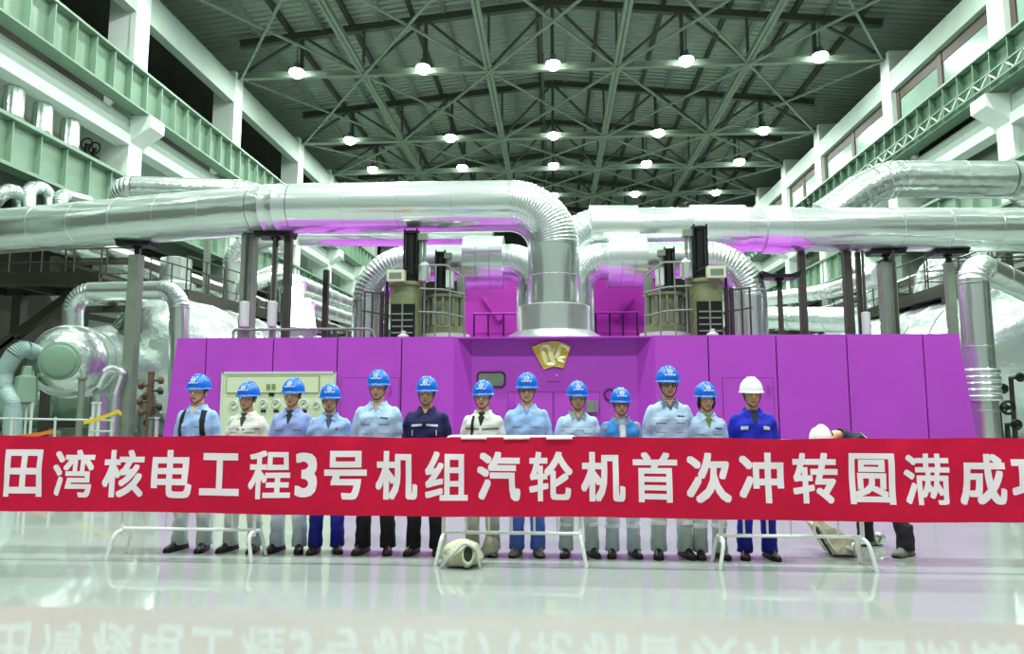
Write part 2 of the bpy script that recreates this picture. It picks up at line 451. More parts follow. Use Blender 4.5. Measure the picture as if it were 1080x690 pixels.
for k, (y, z) in enumerate(((43.9, 24.1), (56.2, 24.1), (63.7, 24.1), (73.2, 24.1))):
    for i, x in enumerate(LX):
        if k == 3 and i in (0, 1, 2): pass
        lamp_at(x, y, z, 'bright high bay lamp on the %s roof truss, %s of its row' % (ORD[k], PLACE[i]))
for k, y in enumerate((32.0, 20.0, 8.0, -4.0)):    # the rows over the machine and over the visitors light the place
    for i, x in enumerate(LX):
        lamp_at(x, y, 24.1, 'high bay lamp of the %s row above the %s, %s' % (ORD[k], 'machine' if k < 2 else 'visitors', PLACE[i]), (1, 1, 1.4, 1.45)[k])
# ------------------------------------------------------------------ turbine casing
CY = 13.0
DZ = 2.75                                          # deck of the casing
xs_ = lambda px, Y=CY, py=400: at_y(px, py, Y).x
cas = thing('turbine_casing', 'wide purple panelled steam turbine casing behind the standing people', 'turbine casing', (0, 18, 0))
def edge(z): return 7.43 + (DZ - z) * .10
_m = MB()
_m.prism([(-edge(0) + .08, CY + .06, 0), (-1.95, CY + .06, 0), (-1.95, CY + .06, DZ - .03), (-edge(DZ) + .08, CY + .06, DZ - .03)], (0, 11, 0))
_m.prism([(1.95, CY + .06, 0), (edge(0) - .08, CY + .06, 0), (edge(DZ) - .08, CY + .06, DZ - .03), (1.95, CY + .06, DZ - .03)], (0, 11, 0))
_m.box(-1.95, 1.95, CY + .40, 24, 0, DZ - .03)
_m.build('casing_body', 'seam', cas)
_m = MB()
_m.prism([(-edge(0), CY + .056, 0), (-edge(0), 24, 0), (-edge(DZ), 24, DZ), (-edge(DZ), CY + .056, DZ)], (.05, 0, 0))
_m.build('end_panel', 'purple', cas)
_m = MB()
_m.prism([(edge(0), CY + .056, 0), (edge(0), 24, 0), (edge(DZ), 24, DZ), (edge(DZ), CY + .056, DZ)], (-.05, 0, 0))
_m.build('end_panel', 'purple', cas)
G = .012
Lx = [None] + [xs_(p) for p in (216, 287, 355, 423)] + [-1.93]
Rx = [1.90] + [xs_(p) for p in (748, 820, 895, 976)] + [None]
def panel(x0b, x0t, x1b, x1t):
    MB().prism([(x0b, CY, .05), (x1b, CY, .05), (x1t, CY, DZ), (x0t, CY, DZ)], (0, .055, 0)).build('casing_panel', 'purple', cas)
for i in range(5):
    a, b = Lx[i], Lx[i + 1]
    if a is None: panel(-edge(.05), -edge(DZ), b - G, b - G)
    else: panel(a + G, a + G, b - G * (i < 4), b - G * (i < 4))
    a, b = Rx[i], Rx[i + 1]
    if b is None: panel(a + G, a + G, edge(.05), edge(DZ))
    else: panel(a + G * (i > 0), a + G * (i > 0), b - G, b - G)
RY = CY + .34
_m = MB(); _m.box(-1.62, 1.60, RY, RY + .06, .05, DZ); _m.build('recessed_panel', 'purple', cas)
_m = MB(); _m.prism([(-1.93, CY, .05), (-1.62, RY, .05), (-1.62, RY + .06, .05), (-1.95, CY + .06, .05)], (0, 0, DZ - .05)); _m.build('return_panel', 'purple', cas)
_m = MB(); _m.prism([(1.90, CY, .05), (1.60, RY, .05), (1.60, RY + .06, .05), (1.95, CY + .06, .05)], (0, 0, DZ - .05)); _m.build('return_panel', 'purple', cas)
MB().box(-7.43, 7.43, CY + .07, 24, DZ - .03, DZ).build('deck_plate', 'purple', cas)
# doors and fittings
def door(px0, py0, px1, Y, hx, hy):
    a, b = at_y(px0, py0, Y), at_y(px1, py0, Y)
    m = MB(); m.cur = 1
    m.box(a.x - .008, b.x + .008, Y - .004, Y, .12, a.z + .008)
    m.cur = 0
    m.box(a.x, b.x, Y - .012, Y - .001, .13, a.z)
    d = m.build('door', ['purple', 'seam'], cas)
    h = at_y(hx, hy, Y)
    m = MB(); m.box(h.x - .025, h.x + .025, Y - .03, Y - .01, h.z - .09, h.z + .09)
    m.tube([(h.x, Y - .02, h.z + .03), (h.x, Y - .07, h.z + .03), (h.x, Y - .07, h.z - .10)], .014, 8)
    m.build('door_handle', 'purple', d)
door(360, 399, 421, CY, 411, 410)
door(762, 399, 815, CY, 811, 410)
door(536, 414, 582.5, RY, 540, 425)
door(584.5, 414, 632, RY, 627, 426)
def rounded(c, w, h, r, n=6):
    pts = []
    for qx, qz, a0 in ((1, 1, 0), (-1, 1, 90), (-1, -1, 180), (1, -1, 270)):
        for k in range(n + 1):
            a = radians(a0 + 90 * k / n)
            pts.append((c.x + qx * (w / 2 - r) + r * cos(a), c.y, c.z + qz * (h / 2 - r) + r * sin(a)))
    return pts
c = at_y(518, 400.5, RY); c.y -= .012
m = MB(); m.tube(rounded(c, .54, .29, .08) + rounded(c, .54, .29, .08)[:1], .016, 8, False)
o = m.build('grab_recess', 'seam', cas, True)
m = MB(); m.prism(rounded(c, .5, .25, .07), (0, .01, 0)); m.build('recess_plate', 'dull_steel', o)
c = at_y(643, 416.5, RY); c.y -= .015
m = MB(); m.tube([(c.x + .095 * cos(a), c.y, c.z + .105 * sin(a)) for a in [2 * pi * i / 24 for i in range(25)]], .022, 8, False)
o = m.build('port_ring', 'seam', cas, True)
m = MB(); m.lathe(c, [(.09, -.005), (.08, .01)], (0, -1, 0)); m.build('port_cover', 'magenta', o)
c = at_y(584.5, 396, RY)
m = MB(); m.box(c.x - .12, c.x + .12, RY - .02, RY, c.z - .11, c.z + .09); o = m.build('lock_plate', 'purple', cas)
m = MB(); m.lathe((c.x + .05, RY - .02, c.z), [(.018, 0), (.018, .02)], (0, -1, 0), 10); m.build('lock', 'pale_grey', o)
c = at_y(624, 428, RY)
m = MB(); m.box(c.x - .1, c.x + .12, RY - .07, RY - .012, c.z - .12, c.z + .1); m.build('small_box', 'dull_steel', cas)
# gold fan emblem
E0 = lambda x, y, d=0: (lambda p: (p.x, RY - .02 - d, p.z))(at_y(540 + x / 10.8, 350 + y / 10.8, RY - .02))
m = MB()
top = [(235, 180), (300, 150), (360, 130), (430, 118), (490, 115), (550, 122), (610, 142), (665, 172)]
bot = [(580, 410), (530, 395), (470, 388), (420, 402), (365, 425)]
m.prism([E0(*p) for p in top + bot][::-1], (0, .025, 0))
em = m.build('emblem', 'gold', cas)
m = MB()
ring = [Vector(E0(*p, .005)) for p in top + bot]
m.tube(ring + ring[:1], .014, 6, False); m.build('emblem_rim', 'gold', em, True)
m = MB()
def stroke(pts, w):
    P = [Vector(E0(x, y, .004)) for x, y in pts]
    m.tube(P, [w * .5 * (1.25 if 0 < i < len(P) - 1 else .7) for i in range(len(P))], 8)
stroke([(335, 165), (352, 230), (375, 300), (392, 370)], .085)
stroke([(345, 160), (400, 150), (428, 175), (440, 240), (455, 310), (490, 372)], .085)
stroke([(392, 370), (440, 372), (490, 372)], .07)
stroke([(478, 165), (470, 215), (458, 255)], .05)
stroke([(548, 145), (534, 200), (520, 260), (500, 305)], .08)
stroke([(548, 145), (600, 152), (640, 185), (632, 222)], .07)
stroke([(505, 305), (555, 300), (605, 288)], .05)
stroke([(520, 328), (560, 332), (592, 350)], .05)
m.build('emblem_mark', 'gold_light', em, True)

# instrument panel
pa, pb = at_y(236, 394.5, CY - .06), at_y(352, 394.5, CY - .06)
ip = thing('instrument_panel', 'pale green instrument panel with round gauges on the purple casing', 'control panel', ((pa.x + pb.x) / 2, CY, .3))
PYi = CY - .06
MB().box(pa.x, pb.x, PYi, CY, .3, pa.z).build('panel_board', 'beige', ip)
m = MB()
for a, b, cc, d in ((pa.x - .03, pb.x + .03, pa.z, pa.z + .04), (pa.x - .04, pa.x, .3, pa.z + .04), (pb.x, pb.x + .04, .3, pa.z + .04)):
    m.box(a, b, PYi - .015, CY, cc, d)
m.build('panel_frame', 'pale_grey', ip)
q0, q1 = at_y(240, 397.5, PYi), at_y(336, 414, PYi)
m = MB()
m.box(q0.x, q1.x, PYi - .018, PYi, q1.z, q0.z); o = m.build('panel_cover', 'beige', ip)
m = MB()
for a, b, cc, d in ((q0.x, q1.x, q0.z, q0.z + .012), (q0.x, q1.x, q1.z - .012, q1.z), (q0.x - .012, q0.x, q1.z, q0.z), (q1.x, q1.x + .012, q1.z, q0.z)):
    m.box(a, b, PYi - .02, PYi, cc, d)
m.build('cover_edge', 'olive', o)
for px, py in ((283.5, 408), (289, 408)):
    p = at_y(px, py, PYi); MB().box(p.x - .035, p.x + .035, PYi - .03, PYi - .015, p.z - .05, p.z + .05).build('switch', 'olive', ip)
p = at_y(286.5, 416, PYi); MB().box(p.x - .05, p.x + .05, PYi - .02, PYi, p.z - .035, p.z + .03).build('name_plate', 'black_metal', ip)
for px, py, rr in ((278, 426, .085), (291.5, 426, .09), (321, 426, .09), (247, 427, .085), (334, 427, .07)):
    p = at_y(px, py, PYi)
    g = MB().lathe((p.x, PYi, p.z), [(rr, 0), (rr, .035), (rr * .85, .04), (rr * .82, .02), (.01, .02)], (0, -1, 0), 24).build('gauge', 'pale_grey', ip, True)
    MB().lathe((p.x, PYi - .021, p.z), [(rr * .8, 0), (rr * .8, .003)], (0, -1, 0), 24).build('dial', 'glass', g)
    MB().bar((p.x - rr * .5, PYi - .028, p.z - rr * .3), (p.x + rr * .3, PYi - .028, p.z + rr * .25), .012).build('needle', 'black_metal', g)
for px in (278, 291.5, 321):
    p = at_y(px, 433.5, PYi); MB().box(p.x - .05, p.x + .05, PYi - .02, PYi, p.z - .025, p.z + .015).build('name_plate', 'black_metal', ip)

# ------------------------------------------------------------------ big pipes
def gore(path):                                    # thin raised lips along an elbow: the segments of its cladding
    P = [Vector(p) for p in path]; out, lip = [], []
    for i in range(len(P)):
        if 0 < i < len(P) - 1:
            a = (P[i + 1] - P[i - 1]).normalized() * .012
            out += [P[i] - a * 1.3, P[i] - a * .6, P[i] + a * .6, P[i] + a * 1.3]; lip += [0, 1, 1, 0]
        else:
            out.append(P[i]); lip.append(0)
    return out, lip
def big_pipe(root, pts, rads, r, n=14, seg=40, material='silver', bands=1.2, lip=.012, names=('pipe_run', 'elbow')):
    P = [Vector(p) for p in pts]; N = len(P)
    cuts = []; arcs = []
    for i in range(1, N - 1):
        a = (P[i - 1] - P[i]).normalized(); b = (P[i + 1] - P[i]).normalized()
        d = rads[i - 1] / tan(a.angle(b) / 2)
        nn = max(3, round(n * (pi - a.angle(b)) / (pi / 2)))
        arcs.append(fillet([P[i] + a * (d + 1e-3), P[i], P[i] + b * (d + 1e-3)], rads[i - 1], nn)[1:-1])
    start = P[0]
    for i in range(N - 1):
        end = arcs[i][0] if i < N - 2 else P[-1]
        L = (end - start).length
        if L > .02:
            d = (end - start).normalized(); path, rr = [start], [r]
            k = 1
            while bands and k * bands < L - .1:
                c = start + d * (k * bands)
                path += [c - d * .02, c - d * .015, c + d * .015, c + d * .02]; rr += [r, r + lip * .6, r + lip * .6, r]; k += 1
            path.append(end); rr.append(r)
            MB().tube(path, rr, seg).build(names[0], 'silver_upright' if material == 'silver' and abs(d.z) > .7 else material, root, True)
        if i < N - 2:
            g, l = gore(arcs[i])
            MB().tube(g, [r + lip * q for q in l], seg).build(names[1], 'silver_bend' if material == 'silver' else material, root, True)
            start = arcs[i][-1]
PZ = 5.745
cp = thing('crossover_pipe', 'huge silver clad steam pipe running left and bending down at the centre', 'pipe', (0, 14.5, DZ))
big_pipe(cp, [(0, 14.5, 2.95), (0, 14.5, PZ), (-6.15, 14.40, PZ), (-13.9, 15.93, PZ), (-21.5, 17.4, PZ)], [.95, 4.0, 3.0], .555, 24, 48, lip=.007)
MB().lathe((0, 14.5, 2.95), [(.6, .02), (.775, .03), (.775, .55), (.74, .57), (.56, .58)], seg=44).build('collar', 'bright_metal', cp, True)
MB().lathe((0, 14.45, DZ), [(1.16, 0), (1.12, .04), (.82, .22), (.7, .23)], seg=44).build('flared_skirt', 'bright_metal', cp, True)
cp2 = thing('crossover_pipe', 'huge silver clad steam pipe running off to the right behind the centre bend', 'pipe', (.3, 16.62, DZ))
big_pipe(cp2, [(.3, 16.62, DZ), (.3, 16.62, PZ), (21.5, 17.947, PZ)], [.95], .545)
dirn = Vector((11.35, .71, 0)).normalized()
def on2(px): return Vector((at_y(px, 240, 16.9).x, 0, 0))
for px0, px1, rr in ((621, 671, .60), (727, 783, .61), (804, 828, .60)):
    a, b = at_y(px0, 240, 16.75).x, at_y(px1, 240, 16.95).x
    yy = lambda x: 16.62 + (x - .3) * .0626
    MB().tube([(a, yy(a), PZ), (a + .02, yy(a), PZ), (b - .02, yy(b), PZ), (b, yy(b), PZ)], [.55, rr, rr, .55], 40).build('lagging_sleeve', 'bright_metal', cp2, True)
for px in (721, 854):
    a = at_y(px, 222, 16.9).x; yy = 16.62 + (a - .3) * .0626
    m = MB(); m.tube([(a - .07, yy, PZ + .50), (a - .07, yy, PZ + .68), (a, yy, PZ + .62), (a + .07, yy, PZ + .68), (a + .07, yy, PZ + .50)], .035, 6)
    m.build('hanger_clip', 'black_metal', cp2)

# inlet loops either side
UY = 15.9
for sgn, w in ((-1, 'left'), (1, 'right')):
    if sgn < 0: xo, xi = at_y(391, 320, UY).x, at_y(564, 320, UY).x
    else: xo, xi = at_y(788.5, 320, UY).x, at_y(607.5, 320, UY).x
    z = at_y(480, 277.5, UY).z
    t = thing('steam_inlet_pipe', 'silver arched steam pipe with a wide sleeve, %s of the centre pipe' % w, 'pipe', ((xo + xi) / 2, UY, DZ))
    big_pipe(t, [(xo, UY, DZ), (xo, UY, z), (xi, UY, z), (xi, UY, DZ)], [.95, .62], .43, 18, 40, lip=.007)
    a, b = (at_y(490, 275, UY).x, at_y(532, 275, UY).x) if sgn < 0 else (at_y(640, 275, UY).x, at_y(680.5, 275, UY).x)
    m = MB(); path, rr = [], []
    for k, f in enumerate((0, .01, .33, .34, .35, .66, .67, .68, .99, 1)):
        path.append((a + (b - a) * f, UY, z)); rr.append((.44, .625, .625, .61, .625, .625, .61, .625, .625, .44)[k])
    m.tube(path, rr, 40); m.build('lagging_sleeve', 'bright_metal', t, True)

# magenta hood further back on the deck
hd = thing('turbine_hood', 'magenta turbine hood standing on the deck behind the silver pipes', 'turbine hood', (0, 19, DZ))
m = MB()
xa, xb = at_y(490, 320, 18.2).x, at_y(690, 320, 18.2).x
m.prism([(xa - .3, 18.4, DZ), (xb + .3, 18.4, DZ), (xb + .2, 18.4, 4.6), (xb - .5, 18.4, 5.3), (xa + .5, 18.4, 5.3), (xa - .2, 18.4, 4.6)], (0, 4.5, 0))
m.build('hood_shell', 'magenta', hd)
for s in (-1, 1):
    m = MB(); x0 = at_y(510 if s < 0 else 668, 311, 18.2).x; x1 = at_y(528 if s < 0 else 648, 336, 18.2).x
    m.bar((x0, 18.3, 4.35), (x1, 18.3, 3.7), .14)
    m.build('hood_rib', 'magenta', hd)
for sgn, w in ((-1, 'left'), (1, 'right')):
    xs = [at_y(p, 330, 17.2).x for p in ((500, 515, 531, 546) if sgn < 0 else (628, 643, 657, 672))]
    z1 = at_y(520, 331, 17.2).z
    r = thing('deck_railing', 'low dark magenta railing in front of the magenta hood, %s of the centre pipe' % w, 'railing', (xs[0], 17.2, DZ))
    MB().tube([(xs[0], 17.2, z1), (xs[-1], 17.2, z1)], .03, 8).build('hand_rail', 'magenta', r, True)
    MB().tube([(xs[0], 17.2, (z1 + DZ) / 2), (xs[-1], 17.2, (z1 + DZ) / 2)], .02, 8).build('guard_rail', 'magenta', r, True)
    for x in xs: MB().tube([(x, 17.2, DZ), (x, 17.2, z1)], .025, 8).build('post', 'seam', r, True)

# valve actuators on the deck: built for the left and mirrored for the right
def actuator(sgn, label):
    AY = 14.15
    t = thing('valve_actuator', label, 'valve', (sgn * 3.0, AY, DZ), 'valve actuators on the deck')
    X = lambda px, Y=AY: sgn * at_y(px, 320, Y).x
    Z = lambda py, Y=AY: at_y(440, py, Y).z
    # main housing
    cx = X(428.5); m = MB()
    m.lathe((cx, AY, DZ), [(.36, 0), (.36, .03), (.33, .05), (.33, Z(303) - DZ), (.38, Z(303) - DZ + .01), (.38, Z(299) - DZ), (.1, Z(299) - DZ + .01)], seg=28)
    o = m.build('housing', 'olive', t, True)
    m = MB(); m.box(cx - .24, cx + .24, AY - .345, AY - .2, DZ + .02, Z(323)); w = m.build('window_box', 'black_metal', t)
    m = MB()
    for q in range(4): m.box(cx - .22, cx + .22, AY - .36, AY - .34, DZ + .15 + q * .13, DZ + .18 + q * .13)
    m.box(cx - .015, cx + .015, AY - .365, AY - .34, DZ + .1, Z(323))
    m.build('louvre', 'dull_steel', w)
    MB().lathe((cx + .03, AY - .37, DZ), [(.09, 0), (.12, .02), (.12, .1), (.05, .14), (.05, .2)], seg=14).build('stem_coupling', 'pale_grey', t, True)
    # hydraulic cylinder with tie rods
    hx = X(433)
    MB().lathe((hx, AY, Z(299)), [(.2, 0), (.2, .08), (.115, .09), (.115, Z(248) - Z(299)), (.15, Z(248) - Z(299) + .01), (.15, Z(244.5) - Z(299)), (.05, Z(244.5) - Z(299) + .01)], seg=20).build('hydraulic_cylinder', 'black_metal', t, True)
    for dx in (-.13, .13):
        for dy in (-.1, .1):
            MB().tube([(hx + dx, AY + dy, Z(299)), (hx + dx, AY + dy, Z(242.5))], .022, 8).build('tie_rod', 'black_metal', t, True)
    m = MB(); x0 = X(444.5); m.tube([(x0 - .04, AY, Z(299)), (x0 - .04, AY, Z(254))], .035, 8); m.tube([(x0 + .05, AY, Z(299)), (x0 + .05, AY, Z(254))], .035, 8)
    m.box(x0 - .11, x0 + .11, AY - .08, AY + .08, Z(254), Z(247)); m.build('guide_rod', 'dull_steel', t)
    # junction box
    x0, x1 = sorted((X(413.5), X(431)))
    m = MB(); m.cur = 0; m.box(x0, x1, AY - .5, AY - .3, Z(300.5), Z(289)); m.cur = 1; m.box(x0 + .05, x1 - .05, AY - .51, AY - .5, Z(298), Z(292))
    m.build('junction_box', ['beige', 'dull_steel'], t)
    # silver accumulator
    MB().lathe((X(449), AY - .2, Z(299)), [(.1, 0), (.13, .03), (.13, .33), (.09, .38), (.04, .42)], seg=18).build('accumulator', 'bright_metal', t, True)
    # second, lower cylinder
    bx = X(461.5); by = AY + .35
    MB().lathe((bx, by, Z(303)), [(.16, 0), (.16, .06), (.09, .07), (.09, Z(266) - Z(303)), (.12, Z(266) - Z(303) + .01), (.12, Z(263) - Z(303))], seg=18).build('hydraulic_cylinder', 'black_metal', t, True)
    for dx in (-.1, .1):
        MB().tube([(bx + dx, by - .06, Z(303)), (bx + dx, by - .06, Z(261))], .02, 8).build('tie_rod', 'black_metal', t, True)
    m = MB(); x0 = X(469.5); m.tube([(x0, by, Z(303)), (x0, by, Z(270))], .05, 8); m.box(x0 - .08, x0 + .08, by - .08, by + .08, Z(270), Z(264)); m.build('guide_rod', 'dull_steel', t)
    # wide drum
    dx = X(468); m = MB()
    m.lathe((dx, by, DZ), [(.46, 0), (.46, .08), (.42, .09), (.42, .34), (.36, .36), (.36, .95), (.44, .96), (.44, 1.02), (.1, 1.03)], seg=28); m.build('drum', 'olive', t, True)
    for k in range(5):
        a = -pi / 2 + (k - 2) * .55
        MB().bar((dx + .40 * cos(a), by + .40 * sin(a), DZ + .36), (dx + .40 * cos(a), by + .40 * sin(a), DZ + .95), .05, .05).build('drum_rib', 'dull_steel', t)
    m = MB(); m.lathe((dx, by, DZ + .08), [(.52, 0), (.52, .1), (.44, .11), (.44, 0)], seg=28); m.build('base_ring', 'pale_grey', t, True)
    x0, x1 = sorted((X(471.5), X(478.5))); MB().box(x0, x1, AY - .2, AY + .05, Z(305), Z(287)).build('control_box', 'pale_grey', t)
    x0, x1 = sorted((X(481), X(489))); MB().box(x0, x1, AY + .1, AY + .3, Z(312), Z(292)).build('control_box', 'dull_steel', t)
    # guard rail round the drum
    px = [(451, 0), (451.1, 282), (470, 282), (489, 297), (491, 305), (491, 352)]
    pts = [(X(450), AY - .25, DZ), (X(450), AY - .25, Z(282.5)), (X(472), AY - .25, Z(282.5)), (X(489), AY - .1, Z(294)), (X(491), AY - .1, DZ)]
    MB().tube(fillet(pts, .12, 5), .022, 8).build('guard_rail', 'dull_steel', t, True)
    for py in (307, 331):
        MB().tube([(X(445), AY - .3, Z(py)), (X(470), AY - .35, Z(py + 1.5)), (X(491), AY - .1, Z(py + 5))], .02, 8).build('guard_rail', 'dull_steel', t, True)
    for p in (462, 477): MB().tube([(X(p), AY - .32, DZ), (X(p), AY - .32, Z(282.5 if p < 470 else 287))], .016, 8).build('rail_post', 'dull_steel', t, True)
    # outer railing and hose
    for py in (307.5, 328): MB().tube([(X(384), AY - .1, Z(py)), (X(409), AY - .1, Z(py + (3 if py < 310 else 4)))], .02, 8).build('guard_rail', 'dark_steel', t, True)
    for p in (386, 394, 404, 409): MB().tube([(X(p), AY - .1, DZ), (X(p), AY - .1, Z(308))], .02 if p < 400 else .045, 8).build('rail_post', 'dark_steel', t, True)
    MB().tube([(X(409), AY - .1, Z(308)), (X(409), AY - .1, Z(298)), (X(413), AY - .1, Z(294)), (X(420), AY - .2, Z(303))], .03, 8).build('hose', 'black_metal', t, True)
    MB().tube([(X(438), AY - .15, Z(292)), (X(430), AY - .3, Z(288)), (X(420), AY - .3, Z(296))], .025, 8).build('hose', 'black_metal', t, True)
actuator(-1, 'olive valve with tall black hydraulic cylinder, left of the centre pipe')
actuator(1, 'olive valve with tall black hydraulic cylinder, right of the centre pipe')
# handrail on the deck at left
z = at_y(300, 347.5, 13.6).z
xa, xb = at_y(246, 347.5, 13.6).x, at_y(391, 347.5, 13.6).x
r = thing('deck_railing', 'low pale handrail on the left end of the purple casing deck', 'railing', (xa, 13.6, DZ))
MB().tube(fillet([(xa, 13.6, DZ), (xa, 13.6, z), (xb, 13.6, z), (xb + .12, 13.6, DZ)], .07, 5), .028, 8).build('hand_rail', 'dull_steel', r, True)
for p in (290, 330, 366): MB().tube([(at_y(p, 347, 13.6).x, 13.6, DZ), (at_y(p, 347, 13.6).x, 13.6, z)], .022, 8).build('post', 'dull_steel', r, True)
# ------------------------------------------------------------------ pipe supports
def pipe_y(x):                                     # centre of the left / right big pipe above x
    if x > 0: return 16.62 + (x - .3) * .0626
    return 14.45 if x > -6.15 else 14.40 + (-6.15 - x) * .1974
def support(px, w, label, z0=DZ, m='dull_steel', saddle=True, can=False, Y=None, top=None, py=300):
    y = Y or 15
    for _ in range(3):
        x = at_y(px, py, y).x; y = Y or pipe_y(x)
    zt = top or PZ - .56
    t = thing('pipe_support', label, 'pipe support', (x, y, z0), 'posts under the big pipes')
    MB().bar((x, y, z0), (x, y, zt - .28 if saddle else zt), w, w).build('post', m, t)
    if saddle:
        MB().lathe((x, y, zt - .3), [(w * .55, 0), (.06, .03), (.06, .16), (.1, .18), (.1, .22)], seg=12).build('spring_neck', 'black_metal', t, True)
        MB().prism([(x - .38, y - .2, zt - .08), (x + .38, y - .2, zt - .08), (x + .44, y - .2, zt + .08), (x + .2, y - .2, zt), (x - .2, y - .2, zt), (x - .44, y - .2, zt + .08)], (0, .4, 0)).build('saddle', 'black_metal', t)
    if can:
        MB().lathe((x + .05, y - w * .5 - .1, z0 + .35), [(.06, 0), (.1, .02), (.1, .55), (.06, .57)], seg=14).build('spring_can', 'pale_grey', t, True)
        MB().tube([(x + .05, y - w * .5 - .1, z0 + .9), (x + .05, y - w * .5 - .1, zt)], .035, 8).build('hanger_rod', 'dark_steel', t, True)
support(140, .24, 'grey green post with a black saddle under the left pipe beside the round vessel', 0, py=340)
support(262, .27, 'wide grey green post with a spring can under the left pipe', DZ, saddle=False, can=True)
support(289, .10, 'thin post with a spring can just right of the wide left post', DZ, can=True)
support(303, .15, 'dark brown post behind the left handrail, right of the thin post', DZ, 'dark_steel', False)
support(344, .12, 'dark slim post nearest the left arched pipe', DZ, 'dark_steel', False, Y=15.6, top=4.6)
support(822, .09, 'thin dark post with a tray top beside the right arched pipe', DZ, 'dark_steel', True, Y=15.6, top=4.35)
support(846, .15, 'dark brown post, second one right of the right arched pipe', DZ, 'dark_steel', False)
support(894, .18, 'dark brown thick post near the middle of the right purple panels', DZ, 'dark_steel', False)
support(906, .10, 'thin post with a spring can beside the thick dark post on the right', DZ, 'dark_steel', False, can=True)
support(936, .32, 'widest grey green post under the right pipe', 0, can=True)
support(1002, .18, 'grey green post with a black saddle beyond the right end of the casing', 0)

# ------------------------------------------------------------------ separators at the two ends
def ring_vessel(t, x, z, y0, y1, R, name, material='foil'):
    prof = [(.02, -R * .42), (R * .35, -R * .40), (R * .62, -R * .32), (R * .84, -R * .18), (R * .96, -R * .05), (R, .02)]
    L = y1 - y0; k = 1
    while k * 1.4 < L:
        prof += [(R, k * 1.4 - .05), (R + .03, k * 1.4 - .04), (R + .03, k * 1.4 + .04), (R, k * 1.4 + .05)]; k += 1
    prof += [(R, L), (R * .8, L + .4), (.02, L + .7)]
    MB().lathe((x, y0, z), prof, (0, 1, 0), 48).build(name, material, t, True)
def saddle_feet(t, x, R, z, ys):
    for y in ys: MB().prism([(x - R * .8, y, 0), (x + R * .8, y, 0), (x + R * .85, y, z - R * .5), (x - R * .85, y, z - R * .5)], (0, .35, 0)).build('foot', 'dull_steel', t)
t = thing('separator_vessel', 'huge foil clad separator vessel lying behind the left end of the casing', 'vessel', (-10.9, 26, 0))
ring_vessel(t, -10.9, 2.5, 18.4, 40, 1.95, 'shell'); saddle_feet(t, -10.9, 1.95, 2.5, (20, 28, 36))
t = thing('separator_vessel', 'huge foil clad separator vessel lying behind the right end of the casing', 'vessel', (12.0, 26, 0))
ring_vessel(t, 11.9, 2.5, 17.6, 40, 2.0, 'shell'); saddle_feet(t, 11.9, 2.0, 2.5, (20, 28, 36))
# drum with a green manhole in front of the left vessel
c0 = at_y(66, 381, 15.6); c1 = at_y(112, 383, 18.3); R = .86
t = thing('heater_drum', 'round foil clad drum with a pale green end disc at far left', 'vessel', (c0.x, 16.5, 0))
ax = (c1 - c0); L = ax.length
MB().lathe(c0, [(.02, -.20), (.3, -.19), (.6, -.1), (.76, .04), (.84, .2), (.87, .34), (.90, .35), (.90, .43), (.86, .44), (.86, .95), (.9, .96), (.9, 1.05), (.86, 1.06), (.9, 1.8), (1.05, L)], ax, 40).build('shell', 'foil', t, True)
MB().lathe(c0, [(.02, -.28), (.3, -.27), (.37, -.24), (.39, -.2), (.45, -.19), (.46, -.12)], ax, 36).build('end_disc', 'green_paint', t, True)
MB().lathe((c0.x + .3, 16.6, 0), [(.3, 0), (.3, .04), (.22, .05), (.22, c0.z - .8)], seg=20).build('leg', 'silver', t, True)
MB().lathe((c0.x + .9, 17.6, 0), [(.3, 0), (.3, .04), (.16, .05), (.16, c0.z - .8)], seg=20).build('leg', 'dull_steel', t, True)
def px_pipe(name, label, pts, Y, r, rads, material='silver', n=10, cat='pipe', z0=None, elb=True):
    P = [at_y(p[0], p[1], p[2] if len(p) > 2 else Y) for p in pts]
    if z0 is not None: P[-1].z = z0
    t = thing(name, label, cat, P[-1])
    big_pipe(t, P, rads, r, n, 24, material, 1.0, .008)
    return t
px_pipe('loop_pipe', 'silver square loop of pipe arching over the left vessel', [(58, 392, 16.6), (77, 352), (77, 308), (189.5, 306), (189.5, 465)], 16.2, .235, [.3, .5, .5], z0=0)
px_pipe('lagged_pipe', 'thick pale lagged pipe curling down at the far left edge', [(44, 374, 15.6), (20, 366), (4, 392), (4, 410), (14, 424), (14, 465)], 15.0, .19, [.2, .25, .25, .2], 'blue_pipe', z0=0)
px_pipe('drain_pipe', 'bright small hooked pipe in front of the left grey post', [(104, 408), (114, 389), (130, 391), (122, 415), (120, 465)], 14.9, .105, [.18, .12, .15], z0=0)
# green hopper on legs
c = at_y(28, 400, 15.2)
t = thing('hopper_tank', 'small green tapered tank on thin legs at far left', 'tank', (c.x, 15.2, 0))
zt, zm, zb = at_y(28, 386, 15.2).z, at_y(28, 398, 15.2).z, at_y(28, 424, 15.2).z
MB().lathe((c.x, 15.2, 0), [(.08, zt), (.1, zt - .03), (.12, zm + .06), (.22, zm), (.25, zb), (.1, zb - .05)][::-1], seg=8).build('tank_body', 'green_paint', t)
for dx in (-.2, -.06, .07, .2): MB().tube([(c.x + dx, 15.2 - .02, 0), (c.x + dx, 15.18, zb)], .03, 8).build('leg', 'pale_grey', t, True)
